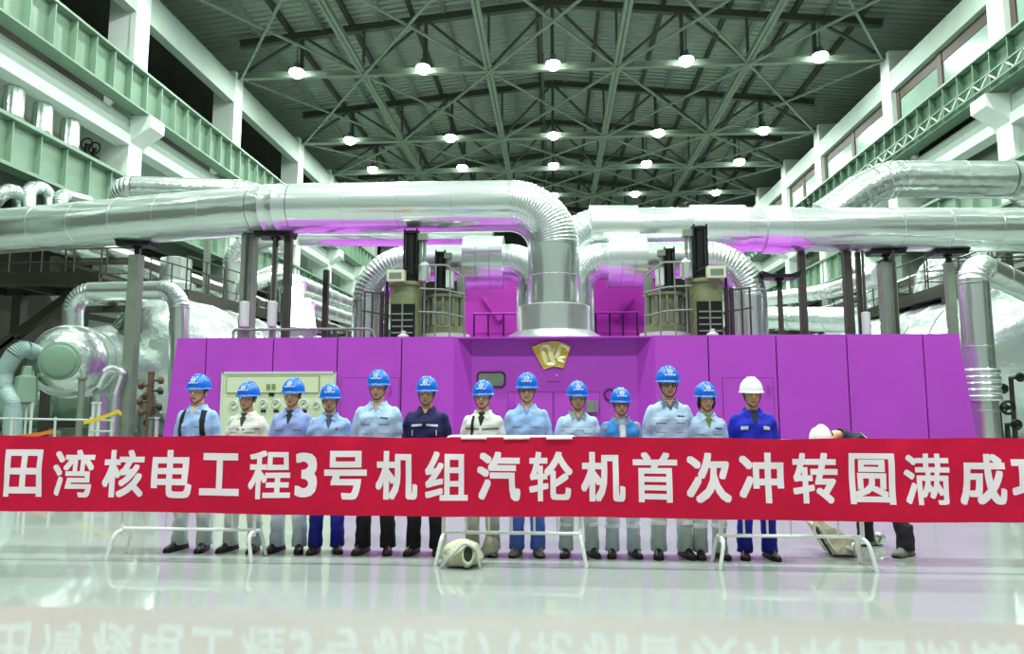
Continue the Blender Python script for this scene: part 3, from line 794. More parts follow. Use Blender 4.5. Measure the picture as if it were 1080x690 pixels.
# thin standpipes
for px, w, lab, py in ((87, .07, 'slim grey standpipe right of the left drum leg', 398), (99, .035, 'thin pale standpipe between the drum and the hooked pipe', 424), (105, .035, 'thinnest pale standpipe beside the hooked pipe', 424), (160, .05, 'slim brownish standpipe left of the purple casing edge', 440), (166, .04, 'slim pale standpipe closest to the purple casing edge', 440)):
    c = at_y(px, py, 14.6)
    o = MB().lathe((c.x, 14.6, 0), [(w * 1.8, 0), (w * 1.8, .02), (w, .03), (w, c.z - .05), (w * 1.5, c.z - .04), (w * 1.5, c.z)], seg=12).build('standpipe', 'dull_steel' if w > .04 else 'pale_grey', None, True, (c.x, 14.6, 0))
    tag(o, lab, 'pipe')
# rusty valve cluster beside the casing edge
M['rust'] = mat('rusty_brown_metal', S(98, 78, 60), .7, .2, .2, 12, .3, 6)
c = at_y(158, 425, 15.0)
t = thing('valve_cluster', 'cluster of brown rusty valves left of the purple casing edge', 'valve', (c.x, 15.0, 0))
MB().tube([(c.x, 15, 0), (c.x, 15, c.z + .7)], .07, 10).build('riser', 'rust', t, True)
for k in range(9):
    a = random.random() * 6.28; zz = c.z - .45 + k * .12
    p = Vector((c.x + .22 * cos(a), 15 + .12 * sin(a), zz))
    m = MB(); m.lathe(p, [(.05, -.06), (.09, -.03), (.09, .03), (.05, .06)], (cos(a), sin(a), .2), 10); m.tube([(c.x, 15, zz), p], .03, 6); m.build('valve_body', 'rust' if k % 3 else 'dark_steel', t, True)
# post and rail fence with tape at the left
t = thing('barrier_rail', 'low pale pipe barrier in front of the left drum', 'railing', (at_y(60, 450, 14.2).x, 14.2, 0))
z1, z2 = at_y(60, 441, 14.2).z, at_y(110, 455, 14.2).z
xa, xb = at_y(-30, 441, 14.2).x, at_y(120, 441, 14.2).x
MB().tube([(xa, 14.2, z1), (xb, 14.2, z1 - .05)], .022, 8).build('rail', 'pale_grey', t, True)
MB().tube([(at_y(94, 455, 14.2).x, 14.2, z2), (xb, 14.2, z2)], .022, 8).build('rail', 'pale_grey', t, True)
for p in (-28, 12, 58, 95, 118): MB().tube([(at_y(p, 450, 14.2).x, 14.2, 0), (at_y(p, 450, 14.2).x, 14.2, z1 + .02)], .025, 8).build('post', 'pale_grey', t, True)
P = [at_y(x, y, 14.12) for x, y in ((88, 446), (100, 443), (112, 439), (124, 434), (128, 437))]
m = MB(); m.rings([[p + Vector((0, 0, d)) + Vector((0, e, 0)) for d, e in ((-.04, 0), (.04, 0), (.04, .008), (-.04, .008))] for p in P]); tag(m.build('tape', 'yellow', None, False, P[0]), 'yellow tape slung over the pipe barrier at left', 'tape')
P = [at_y(x, y, 14.12) for x, y in ((18, 460.5), (30, 460), (42, 458), (56, 455))]
m = MB(); m.rings([[p + Vector((0, 0, d)) + Vector((0, e, 0)) for d, e in ((-.04, 0), (.04, 0), (.04, .008), (-.04, .008))] for p in P]); tag(m.build('tape', 'orange', None, False, P[0]), 'orange tape low on the pipe barrier at left', 'tape')

# right end: pipe with bellows, valve wheels
BY = 14.6
P = [at_y(1120, 322, 16.5), at_y(1030, 280, BY + .2), at_y(1031, 340, BY)]
P[1].y = BY; P[2].x = P[1].x = at_y(1034, 400, BY).x; P[2].z = 0
t = thing('bellows_pipe', 'upright silver pipe with a ribbed bellows right of the purple casing', 'pipe', P[2])
big_pipe(t, P, [.38], .285, 8, 28, 'silver', 1.3, .01)
zb0, zb1 = at_y(1034, 423, BY).z, at_y(1034, 389, BY).z
prof = [(.29, zb0)]
for k in range(5):
    a, b = zb0 + (zb1 - zb0) * k / 5, zb0 + (zb1 - zb0) * (k + 1) / 5
    prof += [(.33, a + .005), (.355, (a + b) / 2 - .03), (.355, (a + b) / 2 + .03), (.33, b - .005)]
prof += [(.29, zb1)]
MB().lathe((P[2].x, BY, 0), prof, seg=28).build('bellows', 'bright_metal', t, True)
for k, (px, py, r) in enumerate(((1058, 410, .08), (1063, 430, .13), (1076, 398, .07), (1072, 448, .09))):
    c = at_y(px, py, 15.0)
    t = thing('valve', 'dark hand wheel valve right of the bellows pipe, %s from the top' % ['second', 'third', 'highest one', 'lowest one'][k], 'valve', (c.x, 15.0, 0))
    MB().tube([(c.x, 15.3, 0), (c.x, 15.3, c.z), (c.x, 15.05, c.z)], .05, 10).build('stem', 'dark_steel', t, True)
    MB().tube([(c.x + r * cos(a), 15.0, c.z + r * sin(a)) for a in [2 * pi * i / 20 for i in range(21)]], .03, 8, False).build('hand_wheel', 'black_metal', t, True)
    m = MB()
    for a in (0, 2.09, 4.19): m.tube([(c.x, 15.0, c.z), (c.x + r * cos(a), 15, c.z + r * sin(a))], .018, 6)
    m.lathe((c.x, 15.06, c.z), [(.05, 0), (.06, .02), (.05, .08)], (0, -1, 0), 10); m.build('spokes', 'black_metal', t, True)

# ------------------------------------------------------------------ walkways with railings
def walkway(label, pts, z, width, rail_h=1.05, posts=1.1, side=1, legs=True, name='walkway'):
    P = [Vector((p[0], p[1], z)) for p in pts]
    t = thing(name, label, 'walkway', (P[0].x, P[0].y, 0))
    m = MB(); m2 = MB()
    for a, b in zip(P, P[1:]):
        d = (b - a).normalized(); n = Vector((-d.y, d.x, 0)) * width * side
        m.prism([a, b, b + n, a + n], (0, 0, -.1))
        m2.bar(a + Vector((0, 0, -.12)), b + Vector((0, 0, -.12)), .12, .34); m2.bar(a + n + Vector((0, 0, -.12)), b + n + Vector((0, 0, -.12)), .12, .34)
        q = 0
        while q < (b - a).length:
            m2.bar(a + d * q + Vector((0, 0, -.2)), a + d * q + n + Vector((0, 0, -.2)), .1, .2); q += 1.5
    m.build('deck', 'dark_steel', t); m2.build('frame', 'dark_steel', t)
    for off in (0, 1):
        for a, b in zip(P, P[1:]):
            d = (b - a).normalized(); n = Vector((-d.y, d.x, 0)) * width * side * off
            for h, r in ((rail_h, .024), (rail_h * .62, .016), (rail_h * .3, .016)):
                MB().tube([a + n + Vector((0, 0, h)), b + n + Vector((0, 0, h))], r, 6).build('rail', 'dark_steel', t, True)
            k = int((b - a).length / posts) + 1
            for q in range(k + 1):
                p = a + n + (b - a) * q / k
                MB().tube([p, p + Vector((0, 0, rail_h))], .022, 6).build('rail_post', 'dark_steel', t, True)
    if legs:
        for a in P:
            MB().bar((a.x, a.y + .1, 0), (a.x, a.y + .1, z - .1), .2, .2).build('leg', 'dark_steel', t)
    return t
Zw = 4.75
L = [at_z(196, 307, Zw), at_z(253, 321, Zw), at_z(296, 332, Zw), at_z(345, 343, Zw)]
walkway('dark railed walkway running back beside the left vessel', [(p.x, p.y) for p in L], Zw, 1.2)
R_ = [at_z(1000, 300, Zw), at_z(944, 318, Zw), at_z(912, 329, Zw), at_z(866, 340, Zw)]
walkway('dark railed walkway running back beside the right vessel', [(p.x, p.y) for p in R_], Zw, 1.2, side=-1)
a, b = at_z(14, 290, Zw), at_z(110, 290, Zw)
walkway('dark railed platform above the drum at far left', [(a.x - 1.5, a.y), (b.x, a.y)], Zw, 1.6, legs=False)
a = at_z(1040, 290, Zw)
walkway('dark railed platform beyond the bellows pipe at far right', [(a.x, 19.5), (a.x + 6, 19.5)], Zw, 1.4)
# dark braced frame at far left
t = thing('steel_frame', 'dark braced steel frame under the far left platform', 'frame', (-13.5, 17.9, 0))
x1 = at_y(21, 320, 17.9).x; x2 = at_y(75, 320, 17.9).x
MB().bar((x1, 17.9, 0), (x1, 17.9, Zw - .3), .26).build('post', 'dark_steel', t)
MB().bar((x1 - 3.2, 17.9, 0), (x1 - 3.2, 17.9, Zw - .3), .26).build('post', 'dark_steel', t)
MB().bar((x1 - 3.2, 17.9, 3.1), (x2 + .3, 17.9, 3.0), .24).build('cross_beam', 'dark_steel', t)
MB().bar((x1 - .4, 17.7, 2.9), (x2 + .2, 17.7, Zw - .3), .22).build('diagonal_brace', 'dark_steel', t)
MB().bar((x1 - 2.6, 17.7, 1.0), (x1 + .2, 17.7, 3.2), .22).build('diagonal_brace', 'dark_steel', t)

# ------------------------------------------------------------------ pipes further back
def back_pipe(label, pts, r, rads, material='silver', name='steam_pipe'):
    P = [at_y(*p) for p in pts]
    t = thing(name, label, 'pipe', P[0]); big_pipe(t, P, rads, r, 10, 24, material, 2.0, .02); return t
back_pipe('fat silver pipe with rounded ends above the right pipe', [(868, 232, 23), (905, 205, 23), (935, 189, 23), (1075, 190, 23), (1100, 215, 26)], .62, [1.2, 1.6, .9], 'foil')
up_ = back_pipe('silver pipe with a rounded end above the left pipe', [(126, 225, 23.5), (130, 198, 22.5), (270, 203, 23), (300, 230, 25)], .42, [.7, .8], 'foil')
_p = at_y(222, 201, 22.85)
MB().bar((_p.x, 22.85, 0), (_p.x, 22.85, _p.z - .35), .18).build('stand', 'dull_steel', up_)
back_pipe('upright silver pipe bending at its top behind the wide left post', [(246, 340, 24), (246, 258, 24), (300, 256, 24)], .36, [.8])
back_pipe('upright silver pipe bending at its top behind the thin left posts', [(303, 345, 26), (303, 283, 26), (262, 300, 23)], .34, [.7])
back_pipe('long white silver pipe running back under the left girder', [(308, 350, 20.4), (310, 300, 21), (352, 315, 30), (398, 332, 46)], .34, [.6, 4], 'bright_metal')
back_pipe('long pipe low on the left running back below the white one', [(326, 352, 20.6), (322, 322, 21), (400, 346, 40)], .25, [.45], 'bright_metal')
back_pipe('silver pipe running across behind the left arched pipe', [(318, 249, 17.8), (520, 250, 17.8)], .27, [], 'silver')
back_pipe('long white silver pipe running back under the right girder', [(930, 290, 20), (872, 308, 28), (806, 316, 30)], .3, [3], 'bright_metal')
back_pipe('fat silver pipe low behind the right slim posts', [(806, 335, 27), (905, 338, 22)], .42, [], 'foil')
back_pipe('curved crumpled silver pipe behind the right walkway', [(980, 330, 22), (985, 283, 22), (1040, 272, 22)], .5, [.8], 'foil')
back_pipe('crumpled silver pipe behind the thick dark post on the right', [(916, 345, 26), (922, 292, 26), (900, 275, 28)], .45, [.7], 'foil')
c = at_y(186, 280, 25.2)
t = thing('vertical_vessel', 'upright silver vessel between the left walkway and the big pipe', 'vessel', (c.x, 25.2, 0))
MB().lathe((c.x, 25.2, 0), [(.78, 0), (.7, .05), (.7, 5.4), (.74, 5.42), (.74, 6.0), (.56, 6.1), (.56, 7.0), (.2, 7.1)], seg=28).build('shell', 'bright_metal', t, True)
# low machinery seen through the gaps at both sides
for k, (px, Y, w, h) in enumerate(((10, 24, 2.2, 2.4), (52, 27, 2.0, 3.2), (1062, 20.5, 2.0, 3.0))):
    x = at_y(px, 400, Y).x
    t = thing('pump_unit', 'green pump unit in the background, %s from the left' % ORD[k], 'pump', (x, Y, 0), 'pump units in the background')
    MB().box(x - w / 2, x + w / 2, Y, Y + 1.4, 0, .4).build('base', 'dull_steel', t)
    MB().lathe((x - w * .4, Y + .7, h * .5), [(.1, 0), (h * .25, .02), (h * .28, .2), (h * .28, w * .7), (h * .2, w * .8), (.1, w * .81)], (1, 0, 0), 20).build('casing', 'green_paint', t, True)
    MB().tube([(x, Y + .7, h * .6), (x, Y + .7, h)], .18, 12).build('outlet', 'bright_metal', t, True)

# pipe racks in the side aisles
for sgn, side in ((-1, 'left'), (1, 'right')):
    for q, y0 in enumerate((24.0, 42.0)):
        x0, x1 = sgn * 15.5, sgn * 18.6
        t = thing('pipe_rack', 'dark steel pipe rack in the %s aisle, %s one' % (side, 'nearer' if q == 0 else 'farther'), 'rack', ((x0 + x1) / 2, y0, 0))
        for k in range(4):
            y = y0 + k * 5.2
            for x in (x0, x1): MB().bar((x, y, 0), (x, y, 6.9), .24, .24).build('post', 'dark_steel', t)
            for z in (3.0, 4.9, 6.7): MB().bar((x0, y, z), (x1, y, z), .2, .24).build('cross_beam', 'dark_steel', t)
        for z in (3.0, 4.9, 6.7):
            for x in (x0, x1): MB().bar((x, y0, z), (x, y0 + 15.6, z), .16, .22).build('long_beam', 'dark_steel', t)
        for k, (f, z, r, mm) in enumerate(((.2, 3.12, .22, 'silver'), (.55, 3.12, .3, 'foil'), (.85, 3.12, .15, 'blue_pipe'), (.25, 5.02, .34, 'silver'), (.7, 5.02, .26, 'foil'), (.3, 6.82, .25, 'bright_metal'), (.75, 6.82, .36, 'silver'))):
            x = x0 + (x1 - x0) * f
            o = MB().tube([(x, y0 - 1, z + r), (x, y0 + 16.6, z + r)], r, 20).build('rack_pipe', mm, None, True, (x, y0, z))
            tag(o, '%s pipe on the %s level of the %s %s aisle rack' % (['inner', 'middle', 'outer', 'inner', 'outer', 'inner', 'outer'][k], ['lowest', 'lowest', 'lowest', 'middle', 'middle', 'top', 'top'][k], 'nearer' if q == 0 else 'farther', side), 'pipe', 'pipes on the aisle racks')

# bright bits of lagged pipe under the left gallery
for k, (pts, lab) in enumerate((([(-6, 214, 24), (4, 200, 24), (22, 204, 25), (20, 232, 25)], 'nearest to the left edge'), ([(30, 232, 25), (30, 199, 25), (52, 197, 26), (52, 232, 26)], 'in the middle of the three'), ([(62, 232, 26), (64, 205, 26), (92, 212, 28)], 'closest to the first column'))):
    back_pipe('crumpled silver pipe bend under the left green girder, ' + lab, pts, .26, [.45, .4, .4][:len(pts) - 2], 'foil')
# ------------------------------------------------------------------ people
DG = bpy.context.evaluated_depsgraph_get
def remesh(mb, voxel, smooth=4, fac=.5):           # overlapping solids -> one continuous surface
    me = bpy.data.meshes.new('tmp'); me.from_pydata(mb.v, [], mb.f); me.update()
    o = bpy.data.objects.new('tmp', me); COL.objects.link(o)
    r = o.modifiers.new('r', 'REMESH'); r.mode = 'VOXEL'; r.voxel_size = voxel
    if smooth:
        s = o.modifiers.new('s', 'SMOOTH'); s.iterations = smooth; s.factor = fac
    dg = DG(); e = o.evaluated_get(dg).to_mesh()
    n = len(e.vertices); V = np.empty(n * 3); e.vertices.foreach_get('co', V)
    F = [tuple(p.vertices) for p in e.polygons]
    o.evaluated_get(dg).to_mesh_clear()
    bpy.data.objects.remove(o); bpy.data.meshes.remove(me)
    return V.reshape(-1, 3), F
def cap(mb, pts, rad, seg=14):                     # rounded limb: tube with domed ends; rad = number or (side, front)
    P = [Vector(p) for p in pts]; R = list(rad)
    d0 = (P[0] - P[1]).normalized(); d1 = (P[-1] - P[-2]).normalized()
    path = [P[0] + d0 * R[0] * .95, P[0] + d0 * R[0] * .7] + P + [P[-1] + d1 * R[-1] * .7, P[-1] + d1 * R[-1] * .95]
    mb.tube(path, [R[0] * .3, R[0] * .72] + R + [R[-1] * .72, R[-1] * .3], seg); return mb
def torso(mb, secs, seg=28):                       # (z, half width, half depth, y shift)
    rows = []
    for z, a, b, y in secs:
        rows.append([(a * (abs(cos(t)) ** .85) * (1 if cos(t) > 0 else -1), y + b * (abs(sin(t)) ** .85) * (1 if sin(t) > 0 else -1), z) for t in [2 * pi * j / seg for j in range(seg)]])
    mb.rings(rows); return mb
def wrinkle(V, amp, f, seed):
    x, y, z = V[:, 0], V[:, 1], V[:, 2]
    d = (np.sin(f * (z * 1.0 + .35 * x) + seed) * np.sin(f * .55 * (x - .4 * z) + 1.7 * seed) + .6 * np.sin(f * 1.7 * (z * .8 - .5 * x + .3 * y) + 2.3 * seed))
    c = V.copy(); r = np.sqrt((x - np.sign(x) * .1) ** 2 + y ** 2) + 1e-6
    c[:, 1] += amp * d * np.sign(y); c[:, 0] += amp * .5 * d * np.sign(x)
    return c

CLOTH = {}
def cloth(name, rgb, rough=.8):
    if name not in CLOTH:
        CLOTH[name] = mat(name, S(*rgb), rough, 0, .12, 30, .06, 6)
    return CLOTH[name]
SKIN = [mat('skin_tone_light', S(212, 166, 130), .5, 0, .03, 60, .05, 14), mat('skin_tone_warm', S(196, 152, 116), .5, 0, .03, 60, .05, 14)]
LIP = mat('lip_tone', S(166, 104, 92), .5)
HAIR = mat('black_hair', S(22, 20, 20), .6)
EYEW = mat('eye_white', S(225, 225, 220), .3)
EYED = mat('dark_iris', S(24, 18, 14), .2)
HBLUE = mat('blue_helmet_plastic', S(18, 108, 214), .26)
HWHITE = mat('white_helmet_plastic', S(245, 248, 246), .3)
MARK = mat('white_helmet_mark', S(235, 244, 250), .5)
STRIPE = mat('silver_reflective_stripe', S(226, 236, 240), .35)
SOLE = mat('dark_sole', S(30, 30, 28), .8)
BLACKC = mat('black_webbing', S(20, 20, 26), .8)
WIRE = mat('dark_spectacle_rim', S(26, 24, 26), .3, .4)

def person(label, px, top_y, jacket, trousers, shoes, shirt=(60, 70, 80), helmet='blue', girth=1.0, stance=.115, turn=0., tilt=0.,
           extras=(), skin=0, female=False, bend=None, nod=0, fy=6.95, foot_out=12, jname='jacket', collar=None, seed=1):
    base = at_y(px, 500, fy); X0 = base.x
    if bend is None:
        Ht = at_y(px, top_y, fy).z; s = Ht / 1.815; rot = turn
    else:
        s = 1.0; rot = bend
    root = thing('person', label, 'person', (X0, fy, 0), 'people behind the banner')
    Rz = Matrix.Rotation(rot, 3, 'Z')
    def post(V, head=False, armed=False):           # design pose -> the person's pose in the hall
        V = np.asarray(V, float).copy()
        if head and (tilt or True):
            c = np.array([0, .01, 1.50]); a = tilt
            q = V - c; q = np.stack([q[:, 0], q[:, 1] * cos(nod) - q[:, 2] * sin(nod), q[:, 1] * sin(nod) + q[:, 2] * cos(nod)], 1)
            V = c + np.stack([q[:, 0] * cos(a) - q[:, 2] * sin(a), q[:, 1], q[:, 0] * sin(a) + q[:, 2] * cos(a)], 1)
        if bend is not None:
            z = V[:, 2]; w = np.clip((z - .86) / .22, 0, 1); w = w * w * (3 - 2 * w)
            arms = (np.abs(V[:, 0]) > .19) & (z > .66) & armed
            w = np.where(arms, 1, w)
            ang = w * radians(67)
            # arms swing down at the shoulder first, so that they hang after the bend
            y, zz = V[:, 1] - .0, V[:, 2] - .93
            if arms.any():
                ys, zs = V[:, 1] - .01, V[:, 2] - 1.40
                b = radians(70); bw = np.where(arms, np.clip((np.abs(V[:, 0]) - .175) / .04, 0, 1), 0)
                y2 = ys * np.cos(b * bw) + zs * np.sin(b * bw); z2 = -ys * np.sin(b * bw) + zs * np.cos(b * bw)
                y = np.where(bw > 0, y2 + .01, y); zz = np.where(bw > 0, z2 + 1.40 - .93, zz)
            ny = y * np.cos(ang) - zz * np.sin(ang); nz = y * np.sin(ang) + zz * np.cos(ang)
            V = np.stack([V[:, 0], ny, nz + .93], 1)
        V = V * s
        V[:, 0] *= 1
        R = np.array(Rz); V = V @ R.T
        return V + np.array([X0, fy, 0])
    def make(name, V, F, mats, parent=root, midx=None, smooth=True, **k):
        m = MB(); m.v = [tuple(p) for p in post(V, **k)]; m.f = F; m.m = midx or [0] * len(F)
        return m.build(name, mats, parent, smooth)
    g = girth
    sx = stance
    # skeleton
    hipx = .092
    sh, el, wr = (.158 * g, .01, 1.372), (.212 * g, .03, 1.13), (.205 * g, -.075, .90)
    hand = (.196 * g, -.115, .80)
    knee, ank = (hipx * .4 + sx * .6, -.015, .49), (sx, .02, .085)
    if bend is not None:
        el, wr, hand = (.275, .02, 1.13), (.285, -.03, .87), (.285, -.05, .78)
    # body: one continuous surface
    B = MB()
    torso(B, [(.80, .12, .09, 0), (.95, .15, .10, 0), (1.08, .135, .095, 0), (1.25, .155, .10, 0), (1.36, .15, .095, .005), (1.43, .10, .07, .01), (1.46, .05, .05, .012)])
    cap(B, [(0, .018, 1.40), (0, .008, 1.54)], [.060, .056])
    for q in (-1, 1):
        f = lambda p: (p[0] * q, p[1], p[2])
        cap(B, [f(sh), f(el)], [.052, .040]); cap(B, [f(el), f(wr)], [.040, .028])
        B.ell(f(((wr[0] + hand[0]) / 2, (wr[1] + hand[1]) / 2 - .01, (wr[2] + hand[2]) / 2)), (.020, .036, .058), 12, 8)
        cap(B, [(q * hipx, 0, .86), f(knee)], [.085, .056]); cap(B, [f(knee), f(ank)], [.054, .038])
        cap(B, [f(ank), (q * (sx + .015), -.09, .038)], [.034, .022])
    # head
    B.ell((0, .018, 1.648), (.076, .095, .092), 20, 14)
    B.ell((0, -.016, 1.592), (.063, .072, .080), 18, 12)
    B.ell((0, -.028, 1.545), (.047, .055, .040), 14, 10)
    B.ell((0, -.066, 1.522), (.022, .018, .016), 12, 8)
    cap(B, [(0, -.084, 1.628), (0, -.104, 1.590)], [.008, .012], 10)
    for q in (-1, 1):
        B.ell((q * .012, -.093, 1.584), (.010, .011, .008), 10, 6)
        B.ell((q * .040, -.056, 1.594), (.026, .026, .026), 12, 8)
        B.ell((q * .078, .014, 1.605), (.010, .020, .032), 10, 8)
        cap(B, [(q * .012, -.084, 1.640), (q * .046, -.070, 1.640)], [.008, .008], 8)
    cap(B, [(-.020, -.080, 1.553), (0, -.088, 1.5545), (.020, -.080, 1.553)], [.005, .007, .005], 8)
    cap(B, [(-.016, -.079, 1.543), (0, -.086, 1.541), (.016, -.079, 1.543)], [.005, .007, .005], 8)
    V, F = remesh(B, .0068, 2, .4)
    F = list(F); Fm = [0] * len(F)
    cen = np.array([V[list(f)].mean(0) for f in F])
    lips = (np.abs(cen[:, 2] - 1.548) < .009) & (np.abs(cen[:, 0]) < .022) & (cen[:, 1] < -.076)
    Fm = [1 if l else 0 for l in lips]
    # fingers rooted in the palms, part of the same mesh
    H = MB()
    for q in (-1, 1):
        hx, hy, hz = hand[0] * q, hand[1], hand[2]
        for k, (dy, ln) in enumerate(((-.028, .074), (-.009, .084), (.010, .078), (.028, .060))):
            a = Vector((hx, hy + dy, hz + .012)); b = a + Vector((-q * .006, -.004, -ln * .5)); c = b + Vector((-q * .016, -.002, -ln * .32)); d = c + Vector((-q * .016, .002, -ln * .18))
            cap(H, [a, b, c, d], [.0088, .0084, .0078, .0068], 8)
        cap(H, [(hx - q * .004, hy - .026, hz + .06), (hx - q * .012, hy - .050, hz + .028), (hx - q * .018, hy - .056, hz - .002)], [.011, .0098, .008], 8)
    o = len(V); V = np.vstack([V, np.array([tuple(p) for p in H.v])]); F += [tuple(i + o for i in f) for f in H.f]; Fm += [0] * len(H.f)
    hd = V.copy()
    W_ = post(V, armed=True); W2 = post(V, head=True); wgt = np.clip((V[:, 2] - 1.47) / .06, 0, 1)[:, None]
    VV = W_ * (1 - wgt) + W2 * wgt
    m = MB(); m.v = [tuple(p) for p in VV]; m.f = F; m.m = Fm
    m.build('body', [SKIN[skin], LIP], root, True)
    hk = dict(head=True)
    for q in (-1, 1):
        m = MB(); m.ell((q * .030, -.0735, 1.6215), (.0145, .010, .0068), 12, 8); make('eye', m.v, m.f, EYEW, **hk)
        m = MB(); m.ell((q * .030, -.0815, 1.6212), (.0072, .004, .0066), 10, 6); make('iris', m.v, m.f, EYED, **hk)
        m = MB(); cap(m, [(q * .013, -.0905, 1.6435), (q * .030, -.0865, 1.6475), (q * .047, -.074, 1.6425)], [.0038, .0048, .003], 6); make('eyebrow', m.v, m.f, HAIR, **hk)
    # hair below the helmet
    m = MB(); m.ell((0, .022, 1.648), (.081, .098, .096), 28, 20)
    hv = np.array(m.v); keep = []
    low = 1.53 if female else 1.585
    for f in m.f:
        c = hv[list(f)].mean(0)
        if c[2] > low and (c[1] > -.012 or c[2] > 1.672): keep.append(f)
    make('hair', hv, keep, HAIR, **hk)
    if female:
        m = MB()
        for q in (-1, 1): cap(m, [(q * .076, -.02, 1.645), (q * .08, -.005, 1.58), (q * .072, .01, 1.53)], [.014, .02, .014], 8)
        make('hair', np.array(m.v), m.f, HAIR, **hk)
    # helmet
    hm = HBLUE if helmet == 'blue' else HWHITE
    m = MB(); rows = []
    for t, rr in [(0, 1.0)] + [(pi / 2 * k / 9, None) for k in range(10)]:
        c_, s_ = (1.0, -.12) if rr else (cos(t), sin(t))
        rows.append([((.112 * c_ + .003) * cos(a), .016 + (.134 * c_ + .003) * sin(a), 1.668 + .140 * s_) for a in [2 * pi * j / 36 for j in range(36)]])
    m.rings(rows); make('helmet_shell', np.array(m.v), m.f, hm, **hk)
    m = MB(); rows = []
    for ex, z in ((0.0, 1.662), (.008, 1.660), (.011, 1.654), (.006, 1.651), (-.004, 1.655)):
        rows.append([((.115 + ex) * cos(a), .016 + (.137 + ex + (.040 if sin(a) < -.2 else 0) * max(0, -sin(a)) * (1 if ex > -.002 else .6)) * sin(a), z - (.012 * max(0, -sin(a)) if ex > 0 else 0)) for a in [2 * pi * j / 40 for j in range(40)]])
    m.rings(rows, False); make('helmet_brim', np.array(m.v), m.f, hm, **hk)
    m = MB()
    for dx in (-.032, 0, .032):
        cap(m, [(dx, .016 + .137 * cos(a) * sqrt(max(0, 1 - (dx / .125) ** 2)), 1.668 + (.142 - (abs(dx) * .12)) * sin(a)) for a in [pi * (.16 + .68 * k / 10) for k in range(11)]], [.006] * 11, 6)
    make('helmet_ridge', np.array(m.v), m.f, hm, **hk)
    if helmet == 'blue':                           # white mark and lettering strokes on the front
        def shell(x, z): 
            zz = min(.985, (z - 1.668) / .146); cc = sqrt(1 - zz * zz)
            return Vector((x, .016 - .1405 * cc * sqrt(max(.05, 1 - (x / (.115 * cc + .004)) ** 2)) - .002, z))
        m = MB()
        for q in range(10):
            a0, a1 = 2 * pi * q / 10, 2 * pi * (q + .62) / 10
            m.tube([shell(.021 * cos(a), 1.742 + .019 * sin(a)) for a in (a0, (a0 + a1) / 2, a1)], .005, 5)
        m.tube([shell(-.008, 1.735), shell(0, 1.752), shell(.008, 1.735)], .0045, 5)
        for k in range(6):
            x = -.045 + k * .018
            m.tube([shell(x, 1.706), shell(x, 1.722)], .0034, 5); m.tube([shell(x, 1.722 if k % 2 else 1.706), shell(x + .010, 1.714)], .003, 5)
        make('helmet_mark', np.array(m.v), m.f, MARK, **hk)
    m = MB()
    for q in (-1, 1): m.tube([(q * .098, -.01, 1.66), (q * .082, -.018, 1.60), (q * .062, -.035, 1.545), (q * .03, -.058, 1.508), (0, -.064, 1.502)], .0042, 6)
    make('chin_strap', np.array(m.v), m.f, BLACKC, **hk)
    if 'glasses' in extras:
        m = MB()
        for q in (-1, 1):
            m.tube([(q * .031 + .021 * cos(a), -.094 + .10 * (abs(q * .031 + .021 * cos(a)) ** 2) * 4, 1.619 + .0155 * sin(a)) for a in [2 * pi * k / 14 for k in range(15)]], .0026, 6, False)
            m.tube([(q * .052, -.086, 1.623), (q * .078, -.02, 1.622), (q * .082, .015, 1.615)], .0022, 6)
        m.tube([(-.011, -.095, 1.623), (.011, -.095, 1.623)], .0026, 6)
        make('spectacles', np.array(m.v), m.f, WIRE, **hk)
    # trousers
    T = MB()
    torso(T, [(.79, .150 * g, .105, 0), (.90, .168 * g, .118 * g, 0), (1.0, .16 * g, .115 * g, 0)])
    for q in (-1, 1):
        kx, ax = knee[0] * q, ank[0] * q
        cap(T, [(q * hipx, 0, .86), (kx, -.01, .50), (ax, .018, .13)], [.098 * g, .080, .071])
        T.rings([[(ax + r * cos(a), .015 + r * 1.12 * sin(a), z) for a in [2 * pi * j / 18 for j in range(18)]] for r, z in ((.070, .30), (.076, .16), (.080, .052))])
    V, F = remesh(T, .011, 4)
    V = wrinkle(V, .0045, 38, seed); make('trousers', V, F, trousers)
    tb = BVHTree.FromPolygons([tuple(p) for p in V], F)
    # shoes
    for q in (-1, 1):
        m = MB(); fo = radians(foot_out) * q
        rows = []
        for y, hw, h in ((.105, .012, .075), (.098, .032, .105), (.06, .040, .118), (.0, .042, .120), (-.04, .043, .112), (-.08, .046, .090), (-.12, .048, .070), (-.155, .044, .058), (-.182, .028, .046), (-.192, .010, .030)):
            rows.append([(hw * cos(a) * (1.0 if sin(a) > 0 else 1.08), y, .018 + max(0, sin(a)) * (h - .018) if sin(a) > 0 else .012) for a in [2 * pi * j / 20 for j in range(20)]])
        m.rings(rows)
        n0 = len(m.f)
        m2 = MB(); rows = []
        for y, hw in ((.112, .014), (.104, .034), (.06, .041), (0, .042), (-.05, .045), (-.10, .050), (-.15, .047), (-.18, .032), (-.194, .012)):
            rows.append([(hw, y, 0), (hw, y, .022), (-hw, y, .022), (-hw, y, 0)])
        m2.rings(rows)
        def placefoot(v): 
            v = np.array(v); c, s2 = cos(fo), sin(fo)
            return np.stack([v[:, 0] * c - v[:, 1] * s2 * 1 + q * sx, v[:, 0] * s2 + v[:, 1] * c + .01, v[:, 2]], 1)
        sh_ = make('shoe', placefoot(m.v), m.f, shoes)
        make('sole', placefoot(m2.v), m2.f, SOLE, parent=sh_, smooth=False)
    # jacket
    J = MB()
